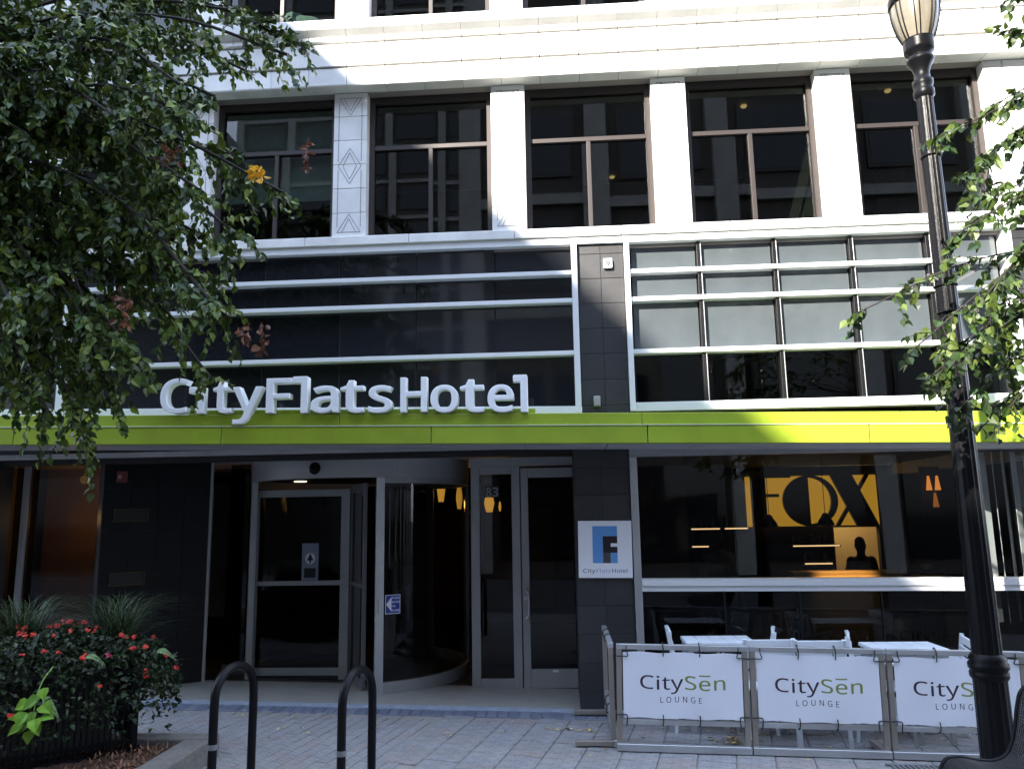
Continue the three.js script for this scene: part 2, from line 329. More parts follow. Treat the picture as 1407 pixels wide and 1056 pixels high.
solo('bundle', (() => { const g = new THREE.SphereGeometry(1, 48, 32), p = g.attributes.position; for (let i = 0; i < p.count; i++) { const v = V(p.getX(i), p.getY(i), p.getZ(i)), k = 1 + 0.16 * Math.sin(7 * v.x + 3 * v.y) * Math.cos(6 * v.z - 4 * v.y) + 0.1 * Math.sin(15 * v.y + 9 * v.x); p.setXYZ(i, v.x * 0.29 * k, Math.max(v.y, -0.3) * 0.19 * k, v.z * 0.13 * k); } g.computeVertexNormals(); g.translate(wx(1) + 0.7, 7.41, -0.4); return g; })(), std({ color: C(0.55, 0.72, 0.64), roughness: 0.95 }), 'crumpled pale green cloth lying on the sill inside a third floor window', 'cloth');

// left glass screen; grey glass like the right, shade put into its colour
{
  const s = group('glass_screen', hotel), x0 = -5.15, x1 = 0.145, ys = [[4.247, 4.525], [3.957, 4.202], [3.417, 3.908], [2.84, 3.368]];
  part('backing', B(XL, x1 + 0.05, 2.4, 4.525, -0.3, -0.09), M.dark, s);
  const xs = [x0, -4.69, -3.878, -3.075, -2.27, -1.462, -0.648, x1];
  for (const [y0, y1] of ys) for (let i = 0; i < xs.length - 1; i++) {
    const q = part('glass_panel', RB(xs[i] + 0.004, xs[i + 1] - 0.004, y0, y1, -0.07, -0.05, 0.003), M.glassBlack[Math.floor(rnd() * 3)], s);
    q.rotation.set(rr(-0.002, 0.002), rr(-0.002, 0.002), 0);
  }
  for (const y of [4.2245, 3.9325, 3.3925]) part('bar', RB(x0, x1, y - 0.0225, y + 0.0225, -0.07, 0.045, 0.004), M.whiteBar, s);
  part('frame_post', RB(x1 + 0.001, x1 + 0.058, 2.79, 4.524, -0.09, 0.05, 0.004), M.whiteBar, s);
  part('frame_post', RB(x0 - 0.06, x0 - 0.001, 2.79, 4.524, -0.09, 0.05, 0.004), M.whiteBar, s);
  
}
// right grey glass screen
{
  const s = group('glass_screen', hotel), x0 = 0.735, x1 = 4.42, xs = [x0, 1.445, 2.2, 2.957, 3.707, x1], ys = [[4.247, 4.525], [3.957, 4.202], [3.417, 3.908], [2.88, 3.368]];
  part('backing', B(0.68, 5.05, 3.36, 4.525, -0.4, -0.2), M.dark, s);
  for (let r = 0; r < 4; r++) for (let i = 0; i < 5; i++) {
    const [y0, y1] = ys[r], q = part('glass_panel', RB(xs[i] + 0.03, xs[i + 1] - 0.03, y0, y1, -0.1, -0.085, 0.003), r < 3 ? M.glassGrey[Math.floor(rnd() * 3)] : M.pane, s);
    q.rotation.set(rr(-0.003, 0.003), rr(-0.003, 0.003), 0);
  }
  for (const x of xs.slice(1, -1)) for (const [y0, y1] of ys) { const m = part('mullion', RB(x - 0.024, x + 0.024, y0 - 0.002, y1 + 0.002, -0.17, -0.02, 0.004), M.mullion, s); part('mullion_edge', RB(x + 0.012, x + 0.02, y0, y1, -0.0195, -0.014, 0.002), M.alu, m); }
  for (const y of [4.2245, 3.9325, 3.3925]) part('bar', RB(x0, x1, y - 0.0225, y + 0.0225, -0.13, 0.012, 0.004), M.whiteBar, s);
  part('bar', RB(x0, x1, 2.79, 2.878, -0.13, 0.014, 0.004), M.whiteBar, s);
  part('frame_post', RB(0.682, x0 - 0.001, 2.79, 4.524, -0.13, 0.05, 0.004), M.whiteBar, s);
  part('frame_post', RB(x1 + 0.001, x1 + 0.056, 2.79, 4.524, -0.13, 0.05, 0.004), M.whiteBar, s);
  part('loft_back', [B(0.7, 5.0, 2.6, 3.35, -3.2, -3.1), B(0.7, 5.0, 2.6, 2.62, -3.09, -0.2), B(0.7, 5.0, 3.34, 3.355, -3.09, -0.21)], M.room, s);
}
// dark tiled columns
function tileColumn(x0, x1, y0, y1, z, cols, pitch, y00, back = 0.5, tiles = M.tile) {
  const c = group('tiled_column', hotel), w = (x1 - x0) / cols;
  part('core', B(x0 + 0.004, x1 - 0.004, y0, y1, z - back, z - 0.008), M.tileJoint, c);
  for (let y = y00; y < y1 - 0.01; y += pitch) for (let k = 0; k < cols; k++) {
    const a = Math.max(y, y0), b = Math.min(y + pitch, y1); if (b - a < 0.02) continue;
    part('tile', RB(x0 + k * w + 0.002, x0 + (k + 1) * w - 0.002, a + 0.002, b - 0.002, z - 0.02, z, 0.0025), tiles[Math.floor(rnd() * tiles.length)], c);
  }
  for (const [s, x] of [[-1, x0], [1, x1]]) part('side_face', B(Math.min(x, x + s * 0.006), Math.max(x, x + s * 0.006), y0, y1, z - back, z - 0.004), M.tile[1], c);
  return c;
}
tileColumn(0.211, 0.674, 2.46, 4.524, -0.002, 2, 0.2605, 2.34);
tileColumn(XL, -5.215, 2.46, 4.524, -0.002, 10, 0.2605, 2.34);
tileColumn(4.487, 5.04, 2.46, 4.524, -0.002, 2, 0.2605, 2.34);
tileColumn(0.11, 0.64, -0.15, 2.438, 0.0, 2, 0.2605, -0.1, 0.88);
tileColumn(5.0, 5.6, -0.4, 2.36, 0.0, 2, 0.2605, -0.4);
{ // the tile wall that turns into the recess, and the narrow pier far left; shade put into their colour
  const t = tileColumn(0, 1.06, -0.15, 2.46, 0, 4, 0.45, -0.1, 0.3, M.tileShaded); t.position.set(-4.76, 0, -0.18); t.rotation.y = 38 * R;
  tileColumn(-9.2, -5.86, -0.15, 2.5, -0.02, 8, 0.45, -0.1, 0.3, M.tileShaded);
}
// lime canopy over the whole front
const canopyAt = group('canopy', hotel);
canopyAt.position.set(-0.47, 2.44, 0); canopyAt.rotation.z = -0.02;
{
  const o = -0.47, js = [-7.3, -5.15, -3.144, -1.185, 0.764, 2.69, 4.65, 6.6].map((x) => x - o), top = [-7.3, -5.6, -2.045, 0.72, 2.98, 6.6].map((x) => x - o);
  for (let i = 0; i < js.length - 1; i++) part('canopy_panel', RB(js[i] + 0.004, js[i + 1] - 0.004, 0, 0.157, 0.62, 0.7, 0.005, 2), M.lime[i % 3], canopyAt);
  for (let i = 0; i < top.length - 1; i++) part('canopy_top_panel', RB(top[i] + 0.002, top[i + 1] - 0.002, 0.163, 0.278, 0.05, 0.665, 0.006, 2), M.lime[(i + 1) % 3], canopyAt);
  part('lip', RB(js[0], js[7], 0.158, 0.1685, 0.5, 0.706, 0.002), std({ color: C(0.5, 0.56, 0.36), roughness: 0.3, metalness: 0.3 }), canopyAt);
  for (let i = 0; i < 18; i++) part('soffit_panel', RB(js[0] + i * 0.772 + 0.003, js[0] + (i + 1) * 0.772 - 0.003, 0.001, 0.03, 0.01, 0.616, 0.003), M.soffit, canopyAt);
  part('core', B(js[0], js[7], 0.032, 0.157, 0.0, 0.6), M.dark, canopyAt);
  part('flashing', RB(js[0], 0.67, 0.35, 0.425, -0.03, 0.048, 0.004), M.whiteBar, canopyAt);
  part('sign_rail', RB(-3.5 - o, -0.24 - o, 0.2785, 0.325, 0.6, 0.63, 0.003), M.lime[1], canopyAt);
}
// entrance recess: ceiling, walls, floor line
{
  const r = group('entrance_recess', hotel);
  part('ceiling', B(-6.6, 0.108, 2.452, 2.5, -5, -0.002), M.soffit, r);
  for (let i = 0; i < 3; i++) part('ceiling_joint', B(-0.9 + i * 0.4, -0.892 + i * 0.4, 2.449, 2.4518, -0.9, 0), M.dark, r);
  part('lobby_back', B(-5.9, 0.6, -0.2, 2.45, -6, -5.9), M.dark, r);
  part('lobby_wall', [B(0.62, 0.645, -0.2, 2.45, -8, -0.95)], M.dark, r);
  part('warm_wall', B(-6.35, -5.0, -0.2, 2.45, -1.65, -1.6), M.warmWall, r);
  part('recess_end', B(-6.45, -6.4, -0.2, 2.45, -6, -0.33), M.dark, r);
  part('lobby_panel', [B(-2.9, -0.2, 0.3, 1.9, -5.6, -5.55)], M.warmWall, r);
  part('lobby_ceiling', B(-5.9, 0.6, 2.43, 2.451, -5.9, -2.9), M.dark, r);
  // left shop window: post, glass
  part('window_post', RB(-5.755, -5.7, -0.1, 2.42, -0.42, -0.34, 0.004), M.aluGrey, r);
  part('window_pane', B(-5.699, -4.7, -0.1, 2.42, -0.386, -0.38), M.paneDoor, r);
  part('window_pane', B(-5.86, -5.757, -0.1, 2.42, -0.386, -0.38), M.paneDoor, r);
  // glass between the tile wall and the revolving door
  part('corner_trim', bar([-3.91, 0.05, -0.845], [-3.91, 2.44, -0.845], 0.025, 0.025), M.aluGrey, r);
  part('side_pane', B(-3.89, -3.66, 0.2, 2.44, -1.3, -1.294), M.paneDoor, r);
  part('side_sill', B(-3.89, -3.62, 0.0, 0.2, -1.34, -1.25), M.aluDark, r);
}
// glass door with sidelight
{
  const d = group('entrance_door', hotel), z0 = -0.95, z1 = -0.87;
  const Fm = M.aluGrey;
  part('header', RB(-1.02, 0.106, 2.335, 2.43, z0, z1, 0.004), Fm, d);
  part('frame', [RB(-1.01, -0.915, 0.0, 2.334, z0, z1, 0.004), RB(-0.565, -0.475, 0.0, 2.334, z0, z1, 0.004), RB(-0.914, -0.566, 0.02, 0.11, z0, z1, 0.004), RB(-0.914, -0.566, 2.25, 2.334, z0, z1, 0.004)], Fm, d);
  part('sidelight_pane', B(-0.914, -0.566, 0.111, 2.249, -0.912, -0.906), M.paneDoor, d);
  part('door_leaf', [RB(-0.465, -0.385, 0.015, 2.31, z0 + 0.01, z1 - 0.01, 0.004), RB(-0.384, 0.104, 0.015, 0.205, z0 + 0.01, z1 - 0.01, 0.004), RB(-0.384, 0.104, 2.205, 2.31, z0 + 0.01, z1 - 0.01, 0.004)], Fm, d);
  part('door_pane', B(-0.384, 0.104, 0.206, 2.204, -0.912, -0.906), M.paneDoor, d);
  part('handle', [tube([[-0.425, 0.72, -0.885], [-0.425, 0.72, -0.83], [-0.40, 0.76, -0.815], [-0.40, 0.98, -0.815], [-0.425, 1.02, -0.83], [-0.425, 1.02, -0.885]], 0.011, 40, 8)], M.alu, d);
  part('lock', new THREE.CylinderGeometry(0.02, 0.02, 0.02, 16).rotateX(Math.PI / 2).translate(-0.43, 0.93, -0.872), M.alu, d);
  part('door_label', B(-0.16, -0.1, 0.175, 0.195, -0.8795, -0.877), M.white, d);
}
// printed things
function print(w, h, px, draw) {
  const c = document.createElement('canvas'); c.width = Math.round(w * px); c.height = Math.round(h * px);
  const g = c.getContext('2d'); draw(g, c.width, c.height);
  const t = new THREE.CanvasTexture(c); t.colorSpace = THREE.SRGBColorSpace; return t;
}
function flat(w, h, x, y, z) { const g = new THREE.PlaneGeometry(w, h); g.translate(x, y, z); return g; }
{
  const t = print(0.14, 0.11, 1500, (g, w, h) => { g.fillStyle = '#1c1d1f'; g.fillRect(0, 0, w, h); g.fillStyle = '#8d8d8a'; g.font = 'bold ' + h * 1.15 + 'px sans-serif'; g.textAlign = 'center'; g.textBaseline = 'middle'; g.fillText('83', w / 2, h * 0.53); });
  solo('house_number', flat(0.15, 0.12, -0.78, 2.06, -0.9035), std({ map: t, roughness: 0.6 }), 'grey house number 83 on the narrow glass beside the door', 'house number');
}
// revolving door
{
  const rd = thing('revolving_door', 'large round revolving door with grey curved fascia in the hotel entrance', 'revolving door', [-2.4, 0.02, -1.6]);
  const arc = (pts, a0, a1, seg = 48) => new THREE.LatheGeometry(pts.map(([r, y]) => new THREE.Vector2(r, y)), seg, (90 - a1) * R, (a1 - a0) * R);
  const rect = (r0, r1, y0, y1) => [[r0, y0], [r1, y0], [r1, y1], [r0, y1], [r0, y0]];
  const creased = (g) => { const n = g.toNonIndexed(); n.computeVertexNormals(); return n; };
  part('fascia', creased(arc(rect(1.2, 1.27, 2.2, 2.43), 0, 360, 128)), std({ color: C(0.42, 0.42, 0.42), roughness: 0.5, metalness: 0.1, map: nStreak }), rd);
  part('drum_ceiling', new THREE.CylinderGeometry(1.2, 1.2, 0.03, 64).translate(0, 2.25, 0), M.dark, rd);
  part('drum_floor', new THREE.CylinderGeometry(1.2, 1.2, 0.012, 64).translate(0, 0.004, 0), M.dark, rd);
  for (const [a0, a1] of [[-60, 67], [152, 250]]) {
    part('base_ring', creased(arc(rect(1.2, 1.265, 0.0, 0.14), a0, a1, 40)), M.aluGrey, rd);
    part('curved_pane', arc([[1.236, 0.14], [1.236, 2.2]], a0, a1, 40), M.paneDoor, rd);
    part('top_rail', creased(arc(rect(1.2, 1.263, 2.14, 2.2), a0, a1, 40)), M.aluGrey, rd);
  }
  for (const [a, w, m] of [[67, 0.085, M.alu], [152, 0.06, M.aluGrey], [-8, 0.05, M.aluDark], [-60, 0.06, M.aluDark], [250, 0.06, M.aluDark]]) {
    const p = part('post', RB(-w / 2, w / 2, 0, 2.2, -0.035, 0.035, 0.006, 2), m, rd); p.position.set(1.235 * Math.cos(a * R), 0, 1.235 * Math.sin(a * R)); p.rotation.y = (90 - a) * R;
  }
  // night door leaf across the opening: outer frame, middle rail, panes
  const leaf = group('door_leaf', rd); leaf.position.set(-1.16, 0, 0.48);
  const Lw = 1.15;
  part('frame', [RB(0, 0.1, 0.04, 2.11, -0.03, 0.03, 0.004), RB(Lw - 0.1, Lw, 0.0, 2.11, -0.03, 0.03, 0.004), RB(0.1, Lw - 0.1, 0.09, 0.17, -0.028, 0.028, 0.004), RB(0.1, Lw - 0.1, 2.03, 2.11, -0.028, 0.028, 0.004)], M.aluGrey, leaf);
  part('rail', RB(0.1, Lw - 0.1, 1.05, 1.1, -0.026, 0.026, 0.004), M.aluGrey, leaf);
  part('pane', B(0.1, Lw - 0.1, 0.17, 1.05, -0.005, 0.001), M.paneDoor, leaf); part('pane', B(0.1, Lw - 0.1, 1.1, 2.03, -0.005, 0.001), M.paneDoor, leaf);
  part('brush', B(0.02, Lw - 0.1, 0.012, 0.088, -0.02, 0.02), M.dark, leaf);
  const leaf2 = group('door_leaf', rd); leaf2.position.set(-0.0, 0, 0.46); leaf2.rotation.y = -62 * R;
  part('frame', [RB(0, 0.045, 0.04, 2.15, -0.02, 0.02, 0.003), RB(0.6, 0.645, 0.04, 2.15, -0.02, 0.02, 0.003), RB(0.045, 0.6, 0.04, 0.14, -0.02, 0.02, 0.003), RB(0.045, 0.6, 2.06, 2.15, -0.02, 0.02, 0.003)], M.aluDark, leaf2);
  part('rail', RB(0.045, 0.6, 1.05, 1.09, -0.018, 0.018, 0.003), M.aluDark, leaf2);
  part('pane', B(0.045, 0.6, 0.14, 2.06, -0.003, 0.003), M.paneDoor, leaf2);
  const leaf3 = group('door_leaf', rd); leaf3.position.set(0.62, 0, -0.9);
  part('frame', [RB(0, 0.09, 0.04, 2.15, -0.03, 0.03, 0.003), RB(-0.6, -0.52, 0.04, 2.15, -0.03, 0.03, 0.003), RB(-0.52, 0, 0.04, 0.14, -0.03, 0.03, 0.003)], M.mullion, leaf3);
  part('pane', B(-0.52, 0, 0.14, 2.15, -0.003, 0.003), M.paneDoor, leaf3);
  part('push_plate', RB(0.47, 0.5, 0.82, 0.96, 1.155, 1.185, 0.004), M.alu, rd);
}
for (const [x, y, z, w] of [[-3.17, 2.248, -1.62, 'left half'], [-1.87, 2.248, -1.62, 'right half']]) {
  solo('downlight', new THREE.CylinderGeometry(0.075, 0.075, 0.012, 24).translate(x, y, z), glow(1, 0.85, 0.6, 0.7), 'round white downlight in the revolving door ceiling, ' + w, 'downlight');
  const l = new THREE.SpotLight(C(1, 0.85, 0.65), 0.06, 0, 60 * R, 0.5); l.position.set(x, y - 0.02, z); l.target.position.set(x, 0, z); l.castShadow = true; l.shadow.radius = 3; l.name = 'downlight_beam'; scene.add(l, l.target);
}
{ // sticker on the curved glass
  const t = print(0.16, 0.19, 2000, (g, w, h) => {
    g.fillStyle = '#e8ecf6'; g.fillRect(0, 0, w, h); g.fillStyle = '#25389a'; g.fillRect(w * 0.04, h * 0.035, w * 0.92, h * 0.93);
    g.fillStyle = '#eef1fb'; g.beginPath(); g.moveTo(w * 0.06, h * 0.5); g.lineTo(w * 0.42, h * 0.1); g.lineTo(w * 0.42, h * 0.9); g.fill();
    g.font = 'bold ' + h * 0.155 + 'px sans-serif'; g.textAlign = 'left'; ['PUSH', 'BUTTON', 'TO', 'SLOW'].forEach((s, i) => g.fillText(s, w * 0.45, h * (0.23 + i * 0.215), w * 0.5));
  });
  const s = solo('push_button_sticker', flat(0.16, 0.19, 0, 0, 0), std({ map: t, roughness: 0.5 }), 'blue sticker with white arrow, PUSH BUTTON TO SLOW, on revolving door glass', 'sticker');
  const a = 60.5 * R; s.position.set(-2.4 + 1.2455 * Math.cos(a), 0.92, -1.6 + 1.2455 * Math.sin(a)); s.rotation.y = Math.PI / 2 - a;
}
{ // notice hanging on the leaf glass
  const t = print(0.2, 0.42, 700, (g, w, h) => { g.fillStyle = '#7a8290'; g.fillRect(0, 0, w, h); g.fillStyle = '#c9cdd4'; g.beginPath(); g.arc(w / 2, h * 0.4, w * 0.3, 0, 7); g.fill(); g.fillStyle = '#15171a'; g.beginPath(); g.moveTo(w / 2, h * 0.26); g.lineTo(w * 0.7, h * 0.45); g.lineTo(w * 0.3, h * 0.45); g.fill(); g.fillRect(w * 0.45, h * 0.44, w * 0.1, h * 0.08); g.fillRect(w * 0.15, h * 0.65, w * 0.7, h * 0.25); });
  solo('door_notice', flat(0.19, 0.42, -2.86, 1.32, -1.111), std({ map: t, roughness: 0.7 }), 'dim grey notice with dark tree emblem on the left door leaf glass', 'notice');
}
solo('dome_camera', [new THREE.SphereGeometry(0.05, 24, 16).scale(1, 0.9, 1).translate(-2.58, 2.3, -0.31), new THREE.CylinderGeometry(0.058, 0.058, 0.03, 24).rotateX(Math.PI / 2).translate(-2.58, 2.325, -0.335)], M.blackMetal, 'small black dome camera on the revolving door fascia', 'security camera');
// boxes and alarm on the dark tile wall (local to the slanting wall)
{
  const at = (s, y, d = 0.002) => [-4.76 + s * Math.cos(38 * R) + d * Math.sin(38 * R), y, -0.18 - s * Math.sin(38 * R) + d * Math.cos(38 * R)];
  const brass = std({ color: C(0.03, 0.026, 0.009), roughness: 0.45, metalness: 0.5 });
  for (const [y, w] of [[1.87, 'topmost'], [1.22, 'middle'], [0.6, 'lowest']]) {
    const n = thing('wall_step_light', 'dull brass slot on dark tiled entrance wall, ' + w + ' of the three', 'wall light', at(0.27, y), 38 * R, 'slots on the dark entrance wall');
    part('frame', [RB(-0.17, 0.17, 0.055, 0.07, 0, 0.02, 0.002), RB(-0.17, 0.17, -0.07, -0.055, 0, 0.02, 0.002), RB(-0.17, -0.155, -0.054, 0.054, 0, 0.02, 0.002), RB(0.155, 0.17, -0.054, 0.054, 0, 0.02, 0.002)], brass, n);
    part('recess', B(-0.154, 0.154, -0.054, 0.054, 0, 0.006), M.dark, n);
  }
  const al = thing('fire_alarm', 'small red fire alarm strobe high on the dark entrance wall', 'fire alarm', at(0.16, 2.27), 38 * R);
  const red = std({ color: C(0.12, 0.012, 0.012), roughness: 0.5 });
  part('box', RB(-0.05, 0.05, -0.06, 0.06, 0, 0.04, 0.006, 2), red, al); part('lens', RB(-0.045, -0.005, -0.025, 0.02, 0.041, 0.06, 0.006, 2), std({ color: C(0.4, 0.14, 0.13), roughness: 0.2 }), al);
}
// amber pendant lamps in the lobby
{
  const amber = () => glow(1, 0.45, 0.06, 0.9);
  const lathe = (pts) => new THREE.LatheGeometry(pts.map(([r, y]) => new THREE.Vector2(r, y)), 24);
  const defs = [[-1.67, 2.0, 'tapered amber glass pendant lamp, leftmost behind the revolving door', [[0.035, 0], [0.06, 0.19]]], [-1.42, 1.9, 'long slim amber glass pendant lamp behind the right edge of the revolving door', [[0.025, 0], [0.044, 0.12], [0.042, 0.2], [0.028, 0.29]]], [-1.01, 1.85, 'barrel shaped amber glass pendant lamp below the number 83', [[0.042, 0], [0.072, 0.12], [0.05, 0.22]]], [-0.865, 1.86, 'narrow dim amber pendant lamp right of the barrel shaped one', [[0.01, 0], [0.02, 0.06], [0.008, 0.13]]]];
  for (const [x, y, label, pts] of defs) {
    const p = thing('pendant_lamp', label, 'pendant lamp', [x, y, -3]); const top = pts[pts.length - 1][1];
    part('lamp_shade', lathe(pts), amber(), p); part('cord', rod([0, top, 0], [0, 2.43 - y, 0], 0.003), M.blackMetal, p);
    const l = new THREE.PointLight(C(1, 0.5, 0.12), 0.015); l.position.set(x, y + 0.1, -2.88); l.castShadow = true; l.shadow.radius = 3; l.name = 'pendant_glow'; scene.add(l);
  }
  const l = new THREE.PointLight(C(1, 0.5, 0.15), 0.14); l.position.set(-5.62, 1.85, -1.05); l.castShadow = true; l.shadow.radius = 4; l.name = 'side_lobby_light'; scene.add(l);
  solo('side_lobby_lamp', new THREE.SphereGeometry(0.05, 20, 14).translate(-5.62, 2.3, -1.2), glow(1, 0.5, 0.12, 0.12), 'small round lamp in front of the orange wall left of the entrance', 'wall lamp');
}

// ------------------------------------------------------------------ lounge
{
  const l = group('lounge_front', hotel), x0 = 0.652, x1 = 5.0;
  const P = M.alu;
  part('frame_post', RB(x0, x0 + 0.07, -0.1, 2.345, -0.12, 0.02, 0.004), M.alu, l);
  part('head', RB(x0, x1, 2.347, 2.43, -0.12, 0.01, 0.004), M.aluGrey, l);
  const tr = group('transom', l); tr.position.set(x0 + 0.071, 1.12, 0); tr.rotation.z = -0.008;
  part('transom_rail', [RB(0, x1 - x0 - 0.08, 0.0, 0.055, -0.12, 0.05, 0.006, 2), RB(0, x1 - x0 - 0.08, -0.05, -0.001, -0.12, 0.03, 0.005, 2), RB(0, x1 - x0 - 0.08, 0.0555, 0.066, -0.12, 0.02, 0.003)], M.whiteBar, tr);
  part('upper_pane', B(x0 + 0.072, x1, 1.19, 2.346, -0.066, -0.06), M.paneClear, l);
  const xs = [x0 + 0.072, 1.5, 2.2, 2.95, 3.8, x1];
  for (let i = 0; i < 5; i++) { part('lower_pane', B(xs[i] + 0.004, xs[i + 1] - 0.004, 0.1, 1.066, -0.066, -0.06), M.paneDoor, l); if (i) part('lower_mullion', B(xs[i] - 0.006, xs[i] + 0.006, 0.1, 1.066, -0.08, -0.05), M.mullion, l); }
  part('bottom_rail', RB(x0 + 0.071, x1, -0.1, 0.099, -0.12, 0.02, 0.004), M.alu, l);
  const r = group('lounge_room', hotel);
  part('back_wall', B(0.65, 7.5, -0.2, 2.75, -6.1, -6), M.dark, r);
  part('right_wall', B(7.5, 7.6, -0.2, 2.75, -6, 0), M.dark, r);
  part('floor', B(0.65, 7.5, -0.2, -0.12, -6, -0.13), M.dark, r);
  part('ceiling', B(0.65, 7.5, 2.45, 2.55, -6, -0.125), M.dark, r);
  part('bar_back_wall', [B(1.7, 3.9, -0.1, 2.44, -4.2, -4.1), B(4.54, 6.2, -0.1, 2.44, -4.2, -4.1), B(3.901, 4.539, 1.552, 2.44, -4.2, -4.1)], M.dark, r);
  part('bar_left_wall', B(0.9, 1.7, -0.1, 2.44, -3.5, -3.4), std({ color: C(0.07, 0.03, 0.02), roughness: 0.7 }), r);
  part('beige_room', [B(3.3, 5.4, -0.1, 2.44, -5.3, -5.2), B(3.3, 3.35, -0.1, 2.44, -5.19, -4.21), B(5.35, 5.4, -0.1, 2.44, -5.19, -4.21)], M.beige, r);
  part('right_pier', B(5.6, 7.5, -0.2, 2.44, -0.12, 0), M.terra[0], r);
}
// FOX sign: dark deco letters before a glowing panel
{
  const f = thing('backlit_letter_sign', 'amber backlit FOX sign with dark deco letters above the bar', 'sign', [0, 0, -4.05]);
  part('glow_panel', B(2.67, 4.54, 1.58, 2.3, -0.03, -0.002), glow(0.62, 0.31, 0.03, 0.38), f);
  const dk = std({ color: C(0.02, 0.014, 0.008), roughness: 0.6 });
  const ex = (s) => new THREE.ExtrudeGeometry(s, { depth: 0.05, bevelEnabled: false, curveSegments: 32 }).translate(0, 0, 0.05);
  const poly = (...p) => new THREE.Shape(p.map(([x, y]) => new THREE.Vector2(x, y)));
  part('letter_f', [ex(poly([2.725, 1.575], [2.935, 1.575], [2.935, 2.305], [2.725, 2.305])), ex(poly([2.936, 2.0], [3.12, 2.0], [3.12, 2.045], [2.936, 2.045])), ex(poly([2.936, 2.275], [3.3, 2.275], [3.3, 2.306], [2.936, 2.306]))], dk, f);
  const o = new THREE.Shape(); o.absellipse(3.56, 1.94, 0.39, 0.365, 0, Math.PI * 2);
  const h = new THREE.Path(); h.moveTo(3.545, 1.61); h.absellipse(3.545, 1.94, 0.31, 0.33, -Math.PI / 2, Math.PI / 2, false); h.lineTo(3.545, 1.61); o.holes.push(h);
  part('letter_o', ex(o), dk, f);
  part('letter_x', [ex(poly([3.86, 2.305], [4.17, 2.305], [4.5, 1.575], [4.19, 1.575])), ex(poly([4.36, 2.305], [4.42, 2.305], [3.95, 1.575], [3.89, 1.575]))], dk, f);
  const a = new THREE.RectAreaLight(C(1, 0.6, 0.1), 0.15, 1.86, 0.72); a.position.set(3.6, 1.94, -4.045); a.lookAt(3.6, 1.94, 0); a.name = 'sign_glow'; scene.add(a);
  const s = new THREE.PointLight(C(1, 0.74, 0.4), 1.0); s.position.set(4.3, 2.0, -4.55); s.castShadow = true; s.shadow.radius = 4; s.name = 'back_room_light'; scene.add(s);
  solo('back_room_lamp', new THREE.SphereGeometry(0.05, 20, 14).translate(4.3, 2.07, -4.55), glow(1, 0.74, 0.4, 0.5), 'round lamp of the lit back room, hidden above its doorway', 'ceiling light');
  const w = new THREE.SpotLight(C(1, 0.62, 0.24), 3.2, 0, 26 * R, 0.5); w.position.set(3.45, 1.75, -1.9); w.target.position.set(3.45, 1.0, -2.5); w.castShadow = true; w.name = 'bar_pool'; scene.add(w, w.target);
}
{
  const b = thing('bar_counter', 'bar counter with pale wooden top in the lounge below the lit wall', 'bar counter');
  part('counter_top', RB(2.82, 4.14, 0.97, 1.045, -2.75, -2.45, 0.006, 2), M.wood, b); part('counter_front', B(2.86, 4.1, -0.1, 0.969, -2.72, -2.5), M.dark, b);
  const t = thing('side_stand', 'small stand with wooden top right of the bar counter with bowl on it', 'stand');
  part('stand_top', RB(4.36, 4.68, 0.97, 1.04, -2.75, -2.5, 0.006, 2), M.wood, t); part('stand_body', B(4.4, 4.64, -0.1, 0.969, -2.7, -2.55), M.dark, t);
}
solo('side_table', [RB(4.36, 4.68, 0.985, 1.04, -2.75, -2.5, 0.006, 2), B(4.4, 4.64, -0.1, 0.984, -2.7, -2.55)], M.wood, 'small wooden stand right of the bar counter with bowl on it', 'stand');
solo('bowl', new THREE.LatheGeometry([[0, 0], [0.05, 0], [0.065, 0.07], [0.06, 0.07], [0.045, 0.01], [0, 0.01]].map(([a, b]) => new THREE.Vector2(a, b)), 24).translate(4.5, 1.041, -2.62), std({ color: C(0.6, 0.5, 0.36), roughness: 0.6 }), 'small pale bowl on the wooden stand in the lounge', 'bowl');
